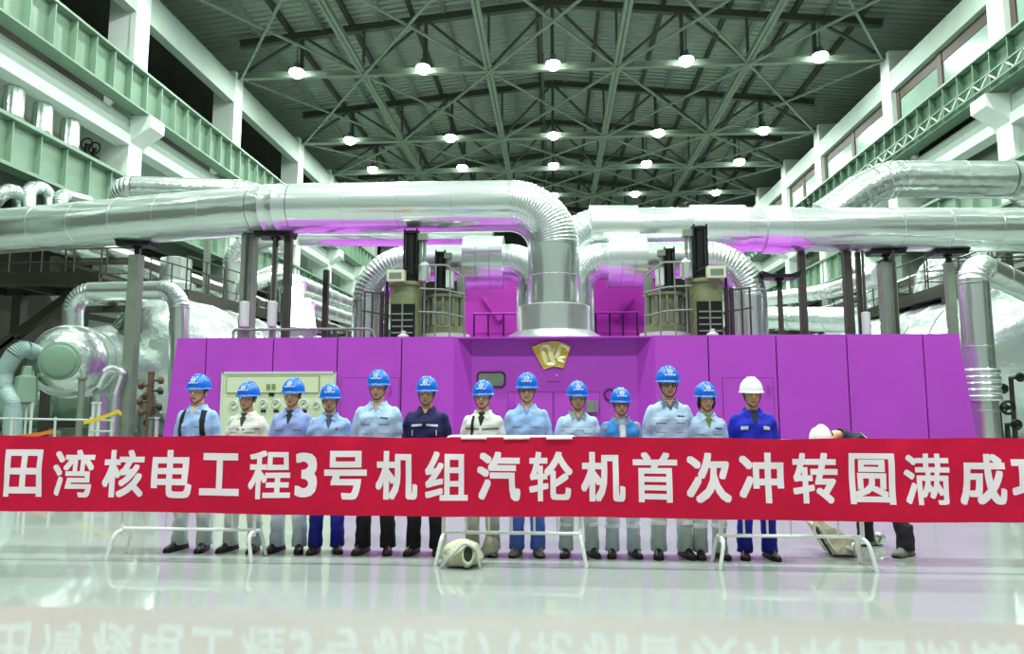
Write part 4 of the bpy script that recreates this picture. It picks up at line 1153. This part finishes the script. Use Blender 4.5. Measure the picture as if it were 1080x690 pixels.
    torso(J, [(.83, .172 * g, .125 * g, 0), (.90, .176 * g, .128 * g, 0), (1.05, .168 * g, .122 * g, 0), (1.22, .180 * g, .124 * g, 0), (1.33, .186 * g, .120 * g, .005), (1.385, .178 * g, .10, .01), (1.42, .150 * g, .088, .012), (1.448, .112 * g, .076, .014), (1.472, .078, .066, .012)])
    for q in (-1, 1):
        f = lambda p: (p[0] * q, p[1], p[2])
        cap(J, [f(sh), f(((sh[0] + el[0]) / 2 + .004, (sh[1] + el[1]) / 2, (sh[2] + el[2]) / 2)), f(el), f(wr)], [.060 * g, .062 * g, .057 * g, .046])
    V, F = remesh(J, .010, 5)
    V = wrinkle(V, .0055, 30, seed + 2)
    make(jname, V, F, jacket, armed=True)
    bv = BVHTree.FromPolygons([tuple(p) for p in V], F)
    def front(x, z, back=False, tree=bv):
        h = tree.ray_cast(Vector((x, 1 if back else -1, z)), Vector((0, -1 if back else 1, 0)))
        return h[0].y if h[0] is not None else -.1
    def patch(name, quad, mt, off=.004, nu=8, nv=6, back=False, tree=bv, parent=root):    # a flat piece sewn on: corners (x, z) bl, br, tr, tl
        (ax_, az), (bx, bz), (cx, cz), (dx, dz) = quad; rows = []; sg = 1 if back else -1
        for j in range(nv + 1):
            r = []
            for i in range(nu + 1):
                u, v = i / nu, j / nv
                x = (ax_ * (1 - u) + bx * u) * (1 - v) + (dx * (1 - u) + cx * u) * v; z = (az * (1 - u) + bz * u) * (1 - v) + (dz * (1 - u) + cz * u) * v
                r.append((x, front(x, z, back, tree) + sg * off, z))
            rows.append(r)
        # wrap the border back into the cloth
        def inw(p): return (p[0], p[1] - sg * (off + .004), p[2])
        rows = [[inw(r[0])] + r + [inw(r[-1])] for r in rows]
        rows = [[inw(p) for p in rows[0]]] + rows + [[inw(p) for p in rows[-1]]]
        m = MB(); m.rings(rows, False, False); return make(name, np.array(m.v), m.f, mt, parent=parent)
    shirt_m = cloth('shirt_%d_%d_%d' % shirt, shirt)
    flap_shade_m = cloth('flap_shade_' + jacket.name, tuple(int(c * 255) for c in [min(1, max(0, (q * .45) ** (1 / 2.2))) for q in jacket.node_tree.nodes['Principled BSDF'].inputs['Base Color'].default_value[:3]]))  # jacket colour darkened, for painted shade under the pocket flaps
    open_ = 'vest' in extras
    vz = 1.20 if open_ else (1.325 if 'deep' in extras else 1.375)
    top = .052
    patch('undershirt', [(-.006 if not open_ else -.03, vz), (.006 if not open_ else .03, vz), (top, 1.468), (-top, 1.468)], shirt_m, .0035, 8, 10)
    patch('neck_skin_opening', [(-.004, 1.42), (.004, 1.42), (.034, 1.468), (-.034, 1.468)], SKIN[skin], .0055, 6, 6) if 'deep' not in extras and not open_ else None
    # collar
    m = MB(); rows = []
    cm = collar or jacket
    for r, z in ((.074, 1.452), (.078, 1.492), (.084, 1.490), (.100, 1.446), (.094, 1.442)):
        rows.append([(r * 1.06 * sin(a), .012 - r * cos(a) * .95, z - .022 * max(0, cos(a))) for a in [radians(38) + radians(284) * k / 28 for k in range(29)]])
    m.rings(rows, False, False); make('collar', np.array(m.v), m.f, cm)
    for q in (-1, 1):
        m = MB()
        pts = [(q * .048, 1.470), (q * .088, 1.446), (q * .072, 1.392), (q * .020, 1.428 if not open_ else 1.40)]
        P = [Vector((x, front(x, min(z, 1.455)) - .008, z)) for x, z in pts]
        if q < 0: P = P[::-1]
        m.prism(P, (0, .007, 0)); make('collar_flap', np.array(m.v), m.f, cm, smooth=False)
    if not open_:
        patch('placket', [(-.014, .84), (.014, .84), (.014, vz), (-.014, vz)], jacket, .0045, 2, 24)
    if 'pockets' in extras:
        for q in (-1, 1):
            pk = patch('chest_pocket', [(q * .052, 1.17), (q * .142, 1.17), (q * .142, 1.285), (q * .052, 1.285)], jacket, .004)
            patch('pocket_flap', [(q * .050, 1.262), (q * .144, 1.262), (q * .146, 1.296), (q * .048, 1.296)], jacket, .0085, 8, 3, parent=pk)
            patch('pocket_shade', [(q * .050, 1.257), (q * .144, 1.257), (q * .144, 1.2625), (q * .050, 1.2625)], flap_shade_m, .0082, 8, 1, parent=pk)  # thin strip of painted shade below the flap
    if 'yoke' in extras:                            # pale reflective band across the chest
        for q in (-1, 1): patch('chest_band', [(q * .016, 1.292), (q * .172 * g, 1.288), (q * .172 * g, 1.303), (q * .016, 1.307)], STRIPE, .005, 10, 2)
    if 'darkstripe' in extras:
        for q in (-1, 1): patch('dark_stripe', [(q * .016, 1.286), (q * .178 * g, 1.290), (q * .178 * g, 1.302), (q * .016, 1.298)], cloth('grey_stripe', (92, 100, 96)), .005, 10, 2)
    if 'reflect' in extras:
        for q in (-1, 1):
            patch('reflective_strip', [(q * .022, 1.292), (q * .136, 1.284), (q * .138, 1.306), (q * .022, 1.314)], STRIPE, .005, 10, 2)
            patch('pocket_zip', [(q * .122, 1.19), (q * .130, 1.19), (q * .128, 1.25), (q * .120, 1.25)], STRIPE, .005, 2, 6)
    if 'badges' in extras:
        patch('chest_patch', [(-.142, 1.27), (-.072, 1.278), (-.074, 1.312), (-.144, 1.304)], STRIPE, .005)
        patch('chest_patch', [(.075, 1.278), (.142, 1.27), (.144, 1.304), (.077, 1.312)], STRIPE, .005)
    if 'nametag' in extras:
        patch('chest_label', [(.06, 1.318), (.13, 1.312), (.13, 1.324), (.06, 1.330)], cloth('dark_label', (70, 84, 120)), .0045, 6, 2)
    if 'pin' in extras:
        patch('chest_pin', [(.075, 1.31), (.10, 1.31), (.10, 1.328), (.075, 1.328)], cloth('red_pin', (190, 50, 80)), .006, 2, 2)
    if open_:                                       # vest over a checked shirt: the sleeves keep the shirt colour
        chk = cloth('check_shirt', (150, 168, 196))
        S2 = MB()
        for q in (-1, 1):
            f = lambda p: (p[0] * q, p[1], p[2])
            cap(S2, [f(sh), f(el), f(wr)], [.064 * g, .061 * g, .049])
        V2, F2 = remesh(S2, .011, 3); V2 = wrinkle(V2, .003, 30, seed); make('shirt_sleeve', V2, F2, chk, armed=True)
        patch('tee_shirt', [(-.030, 1.20), (.030, 1.20), (.026, 1.40), (-.026, 1.40)], cloth('white_tee', (226, 230, 234)), .006, 4, 12)
        for q in (-1, 1): patch('vest_edge', [(q * .030, 1.195), (q * .040, 1.195), (q * .068, 1.43), (q * .055, 1.43)], jacket, .010, 3, 12)
    if 'backpack' in extras:
        for q in (-1, 1):
            st = patch('backpack_strap', [(q * .112, 1.12), (q * .150, 1.12), (q * .130, 1.425), (q * .085, 1.435)], BLACKC, .012, 4, 16)
        m = MB(); torso(m, [(1.0, .12, .05, .17), (1.03, .15, .07, .18), (1.25, .15, .08, .185), (1.38, .13, .06, .17), (1.41, .10, .04, .16)])
        make('backpack', np.array(m.v), m.f, BLACKC)
    if 'shoulder_strap' in extras:
        patch('shoulder_strap', [(-.128, 1.0), (-.096, 1.0), (-.070, 1.43), (-.100, 1.425)], BLACKC, .010, 3, 20)
    if 'trouser_band' in extras:
        for q in (-1, 1):
            c = ank[0] * q
            m = MB(); m.rings([[(c + r * cos(a), .0 + .015 + r * 1.1 * sin(a), z) for a in [2 * pi * j / 24 for j in range(24)]] for r, z in ((.078, .30), (.083, .302), (.083, .342), (.078, .344))], False)
            make('reflective_band', np.array(m.v), m.f, STRIPE)
    if 'back_band' in extras:
        patch('back_band', [(-.16, 1.26), (.16, 1.26), (.16, 1.31), (-.16, 1.31)], STRIPE, .006, 12, 3, back=True)
    return root

JB = cloth('light_blue_workwear', (160, 196, 244)); JB2 = cloth('periwinkle_workwear', (156, 178, 238)); JB3 = cloth('pale_blue_workwear', (184, 214, 246))
JW = cloth('white_workwear', (232, 238, 228)); JN = cloth('navy_workwear', (24, 24, 84)); JR = cloth('royal_blue_workwear', (20, 36, 190))
JV = cloth('bright_blue_vest', (52, 140, 220)); TG = cloth('grey_green_trousers', (182, 202, 198)); TL = cloth('pale_grey_blue_trousers', (190, 208, 218))
TD = cloth('royal_blue_trousers', (18, 26, 150)); TB = cloth('black_trousers', (22, 22, 30)); TJ = cloth('blue_jeans', (76, 112, 206)); TC = cloth('pale_canvas_trousers', (176, 186, 170))
SB = mat('black_shoe_leather', S(22, 22, 22), .4); SBR = mat('dark_brown_shoe_leather', S(52, 36, 30), .45); SGY = mat('grey_green_shoe', S(116, 124, 112), .7)
BLUEH = 'blue helmet'
person('person in light blue jacket with black backpack straps, first at left of the row', 205, 394, JB, TG, SB, (196, 206, 220), extras=('pockets', 'backpack'), stance=.135, seed=1, turn=-.05)
person('person in white jacket with dark chest stripe and no shoulder strap, second from the left', 258, 402, JW, TG, SB, (60, 64, 58), extras=('pockets', 'darkstripe', 'deep'), stance=.14, seed=2, turn=-.08, skin=1)
person('person in periwinkle blue jacket before the instrument panel, third from the left', 306, 398, JB2, TL, SB, (40, 44, 50), extras=('pockets', 'deep'), stance=.12, seed=3, girth=.98, foot_out=18)
person('person in light blue jacket and royal blue trousers, turned slightly, fourth from the left', 346, 404, JB, TD, SBR, (74, 78, 110), extras=('deep', 'pin'), stance=.115, seed=4, turn=.22, skin=1, girth=1.02)
person('broad person in pale blue pocketed jacket with black trousers, left of the navy jacket', 397, 389, JB3, TB, SBR, (160, 170, 164), extras=('pockets', 'nametag'), stance=.125, seed=5, girth=1.06)
person('person in navy jacket with white reflective chest strips and black trousers', 449, 396, JN, TB, SBR, (30, 30, 70), extras=('reflect',), stance=.12, seed=6, girth=1.05, skin=1)
person('person in white jacket with a black shoulder strap behind the canvas bag', 509, 400, JW, TC, SGY, (28, 30, 28), extras=('darkstripe', 'deep', 'shoulder_strap'), stance=.11, seed=7, turn=-.1)
person('person in light blue jacket with blue jeans and grey shoes near the centre', 556, 392, JB, TJ, SGY, (110, 150, 220), extras=('pockets', 'glasses'), stance=.105, seed=8)
person('person in light blue jacket with grey collar, just right of the jeans wearer', 610, 401, JB3, TG, SB, (120, 134, 132), extras=('pockets', 'yoke', 'trouser_band'), stance=.135, seed=9, turn=.06, skin=1, collar=cloth('grey_collar', (132, 148, 150)))
person('shorter person with glasses in a bright blue vest over a checked shirt', 656, 408, JV, TL, SB, (150, 168, 196), extras=('vest', 'glasses', 'trouser_band'), stance=.115, seed=10, turn=.05, collar=cloth('check_collar', (120, 136, 168)))
person('tallest person, with glasses and pale blue jacket, right of the blue vest', 707, 385, JB3, TG, SB, (70, 84, 100), extras=('pockets', 'yoke', 'glasses', 'nametag', 'trouser_band'), stance=.125, seed=11, turn=.04, skin=1, collar=cloth('grey_blue_collar', (104, 122, 150)))
person('person with dark hair and green shirt under a pale jacket, beside the white helmet', 747, 402, JB3, TG, SBR, (112, 140, 74), extras=('pockets', 'nametag', 'trouser_band', 'deep'), stance=.10, seed=12, female=True, turn=.06, girth=.93)
person('person in royal blue workwear and white helmet at the right of the row', 796, 397, JR, TD, SB, (28, 28, 40), helmet='white', extras=('badges', 'deep'), stance=.12, seed=13, girth=1.03, skin=1, turn=-.04)
person('person in black bending over behind the banner with a white helmet', 928, 450, cloth('black_workwear', (26, 24, 50)), TB, SGY, (28, 28, 36), helmet='white', extras=('back_band',), stance=.25, seed=14, bend=-pi / 2 + .36, nod=.62, fy=7.35)

# ------------------------------------------------------------------ crowd barriers
BYY = 6.58
def barrier(px0, px1, label, zt=1.135):
    x0, x1 = at_y(px0, 555, BYY).x, at_y(px1, 555, BYY).x
    t = thing('crowd_barrier', label, 'barrier', ((x0 + x1) / 2, BYY, 0), 'white barriers behind the banner')
    zb = .275
    MB().tube(fillet([(x0, BYY, zb - .06), (x0, BYY, zt), (x1, BYY, zt), (x1, BYY, zb - .06)], .08, 6), .019, 12).build('frame', 'barrier', t, True)
    MB().tube([(x0, BYY, zb), (x1, BYY, zb)], .016, 10).build('foot_rail', 'barrier', t, True)
    n = 6
    for k in range(1, n): MB().tube([(x0 + (x1 - x0) * k / n, BYY, zb), (x0 + (x1 - x0) * k / n, BYY, zt)], .011, 8).build('upright', 'barrier', t, True)
    for x, d in ((x0, -.05), (x1, .05)):
        MB().tube(fillet([(x + d, BYY - .14, 0), (x, BYY - .12, zb - .02), (x, BYY + .16, zb - .02), (x + d, BYY + .18, 0)], .09, 6), .018, 12).build('leg', 'barrier', t, True)
    return t
barrier(129, 268, 'white pipe barrier at left, in front of the backpack wearer')
barrier(468, 612, 'white pipe barrier in the middle, behind the canvas bag', 1.165)
barrier(760, 909, 'white pipe barrier at right, in front of the royal blue workwear')

# ------------------------------------------------------------------ red banner
BNY = 6.49
def wave(x, z):
    u = (z - .43) / .74
    return .014 * sin(3.1 * x + .8) + .007 * sin(11 * x - 9 * u + 2) * u + .008 * sin(7.3 * x + 2.2 * u) + .006 * sin(15 * x + 3 * u + 1) * (1 - u * .5) + .005 * sin(9 * u + 1.3 * x)
def ban_top(x): return 1.168 + .006 * sin(1.9 * x + .6) + .004 * sin(5.3 * x)
def ban_bot(x): return .435 + .006 * sin(1.4 * x + 1) - .0012 * x
bx0, bx1 = -6.4, 5.15
bn = thing('banner', 'long red cloth banner with white lettering stretched in front of the people', 'banner', (-.5, BNY, .43))
N_, K_ = 260, 14
fr, bk = [], []
for j in range(K_ + 1):
    r = []
    for i in range(N_ + 1):
        x = bx0 + (bx1 - bx0) * i / N_; z = ban_bot(x) + (ban_top(x) - ban_bot(x)) * j / K_
        r.append((x, BNY + wave(x, z), z))
    fr.append(r)
rows = fr + [[(p[0], p[1] + .004, p[2]) for p in r] for r in fr[::-1]]
rows.append(rows[0])
_m = MB(); _m.rings(rows, False, False); _m.build('cloth', 'red', bn, True)
TXT = '田湾核电工程3号机组汽轮机首次冲转圆满成功'
CX = [25, 79, 130, 181, 232, 285, 323, 364, 418, 471, 526, 581, 636, 691, 747, 803, 860, 919, 976, 1036, 1092]
_m = MB()
for ch, cx in zip(TXT, CX):
    cu = bpy.data.curves.new('t', 'FONT'); cu.body = ch; cu.size = 1; cu.resolution_u = 3
    to = bpy.data.objects.new('t', cu); COL.objects.link(to)
    me = to.evaluated_get(DG()).to_mesh()
    bm = bmesh.new(); bm.from_mesh(me); to.evaluated_get(DG()).to_mesh_clear()
    bpy.data.objects.remove(to)
    xs = [v.co.x for v in bm.verts]; ys = [v.co.y for v in bm.verts]
    wq, hq = max(xs) - min(xs), max(ys) - min(ys); mx, my = (max(xs) + min(xs)) / 2, (max(ys) + min(ys)) / 2
    X0 = at_y(cx, 500, BNY).x
    ht = .455 * (.88 if ch == '工' else .92 if ch == '3' else 1)
    wd = .405 if ch != '3' else .215
    if ch in '田圆': wd *= .96
    fat = {'工': .014, '3': .015, '满': .008, '圆': .010, '湾': .009, '程': .009, '首': .010, '轮': .010, '转': .010, '组': .010, '核': .011}.get(ch, .0125)
    kx, kz = (wd - 2 * fat) / wq, (ht - 2 * fat) / hq
    for v in bm.verts: v.co = Vector((X0 + (v.co.x - mx) * kx, 0, .808 + (v.co.y - my) * kz))
    bmesh.ops.remove_doubles(bm, verts=bm.verts[:], dist=1e-6); bmesh.ops.triangulate(bm, faces=bm.faces[:])
    for a in range(1, 24):                          # cut finely enough to follow the folds of the cloth
        x = X0 - .3 + a * .025
        bmesh.ops.bisect_plane(bm, geom=bm.verts[:] + bm.edges[:] + bm.faces[:], plane_co=(x, 0, 0), plane_no=(1, 0, 0), dist=1e-6)
    for a in range(1, 10):
        bmesh.ops.bisect_plane(bm, geom=bm.verts[:] + bm.edges[:] + bm.faces[:], plane_co=(0, 0, .55 + a * .055), plane_no=(0, 0, 1), dist=1e-6)
    bm.verts.ensure_lookup_table(); bm.verts.index_update()
    fs = [tuple(v.index for v in f.verts) for f in bm.faces]
    for k, (sx_, sz_) in enumerate([(0, 0)] + [(a, b) for a in (-1, 0, 1) for b in (-1, 0, 1) if a or b]):   # heavy strokes
        vs = [(v.co.x + sx_ * fat, BNY + wave(v.co.x + sx_ * fat, v.co.z + sz_ * fat) - .003 - k * .00015, v.co.z + sz_ * fat) for v in bm.verts]
        _m.add(vs, fs)
    bm.free()
_m.build('lettering', 'white_letter', bn)
# white tie tapes fixing the banner to the middle barrier
for k, px in enumerate((500, 545, 590)):
    c = at_y(px, 462, BNY)
    o = MB().tube([(c.x - .12, BNY - .012 + wave(c.x - .12, 1.15), 1.160), (c.x + .12, BNY - .012 + wave(c.x + .12, 1.15), 1.163)], .012, 8).build('tie_tape', 'white_letter', bn, True)

# ------------------------------------------------------------------ bags on the floor
def bag(px, y, label, w, d, h, rot=0., open_=True, m='canvas', seed=0, loops=True):
    x = at_y(px, 580, y).x
    t = thing('canvas_bag', label, 'bag', (x, y, 0), 'canvas bags on the floor')
    A = Matrix.Rotation(rot, 3, 'Z')
    pl = lambda v: [tuple(Vector((x, y, 0)) + A @ Vector(p)) for p in v]
    q = MB(); q.ell((0, 0, h * .46), (w * .5, d * .5, h * .46), 24, 16); q.ell((w * .18, .02, h * .34), (w * .36, d * .52, h * .34), 20, 14); q.ell((-w * .22, .0, h * .3), (w * .32, d * .45, h * .30), 20, 14)
    V, F = remesh(q, .012, 4)
    V = wrinkle(V, .009, 34, seed); V[:, 2] = np.maximum(V[:, 2], .004)
    b = MB(); b.v = pl(V); b.f = F; b.m = [0] * len(F); b.build('bag_body', m, t, True)
    if open_:
        c = Vector((w * .14, -d * .46, h * .50)); ax = Vector((.15, -1, .25))
        e = MB(); e.lathe(c, [(.02, .0), (.05, .005), (.062, .022), (.080, .020), (.092, -.01), (.10, -.06)], ax, 20, .7, 1.2); e.v = pl(e.v); e.build('bag_rim', m, t, True)
        e = MB(); e.lathe(c, [(.01, .010), (.058, .017)], ax, 20, .7, 1.15); e.v = pl(e.v); e.build('bag_opening', 'canvas_dark', t)
    if loops:
        e = MB()
        e.tube(pl(fillet([(-w * .52, -d * .30, .012), (-w * .30, -d * .60, h * .45), (w * .06, -d * .62, h * .92), (w * .34, -d * .5, h * .66), (w * .44, -d * .4, .02)], .05, 4)), .013, 8); e.build('handle', 'pale_grey', t, True)
    return t
bag(488, 6.42, 'beige canvas tool bag lying open before the middle barrier', .36, .26, .27, .1, seed=1)
bag(517, 6.86, 'smaller beige bag behind the open canvas bag, by the white jacket wearer', .15, .2, .22, -.2, False, 'canvas', 4, False)
# satchel at right
x = at_y(874, 578, 7.15).x
t = thing('satchel', 'beige strapped satchel slumped on the floor behind the right barrier', 'bag', (x, 7.15, 0))
q = MB()
q.prism([(x - .18, 7.02, .30), (x - .02, 7.02, .02), (x + .24, 7.02, .01), (x + .27, 7.02, .14), (x + .08, 7.02, .24), (x - .13, 7.02, .38)][::-1], (0, .22, 0))
V, F = remesh(q, .010, 8); V = wrinkle(V, .005, 40, 3); V[:, 2] = np.maximum(V[:, 2], .003)
b = MB(); b.v = [tuple(p) for p in V]; b.f = F; b.m = [0] * len(F); b.build('bag_body', 'canvas', t, True)
for k in range(2):
    e = MB(); e.tube([(x - .185 + k * .04, 7.01, .31 - k * .01), (x - .10 + k * .05, 7.005, .14), (x - .03 + k * .05, 7.01, .03)], .011, 8); e.build('strap', 'pale_grey' if k else 'canvas_dark', t, True)
x = at_y(893, 575, 7.05).x
tag(MB().tube([(x - .05, 7.05, .02), (x - .02, 7.05, .10), (x + .03, 7.0, .06), (x + .06, 7.05, .14), (x + .04, 7.1, .2)], [.02, .03, .035, .025, .012], 10).build('plastic_wrap', 'foil', None, True, (x, 7.05, 0)), 'small crumpled silver wrap beside the satchel', 'wrap')
x = at_y(927, 574, 7.6).x
m = MB(); m.ell((x, 7.6, .07), (.07, .06, .07), 14, 10); V, F = np.array(m.v), m.f; V = wrinkle(V, .012, 60, 2); V[:, 2] = np.maximum(V[:, 2], .002); m.v = [tuple(p) for p in V]
tag(m.build('plastic_bag', 'foil', None, True, (x, 7.6, 0)), 'small shiny plastic bag between the feet of the bending person', 'bag')

for o in bpy.data.objects:
    if '_base' in o: del o['_base']
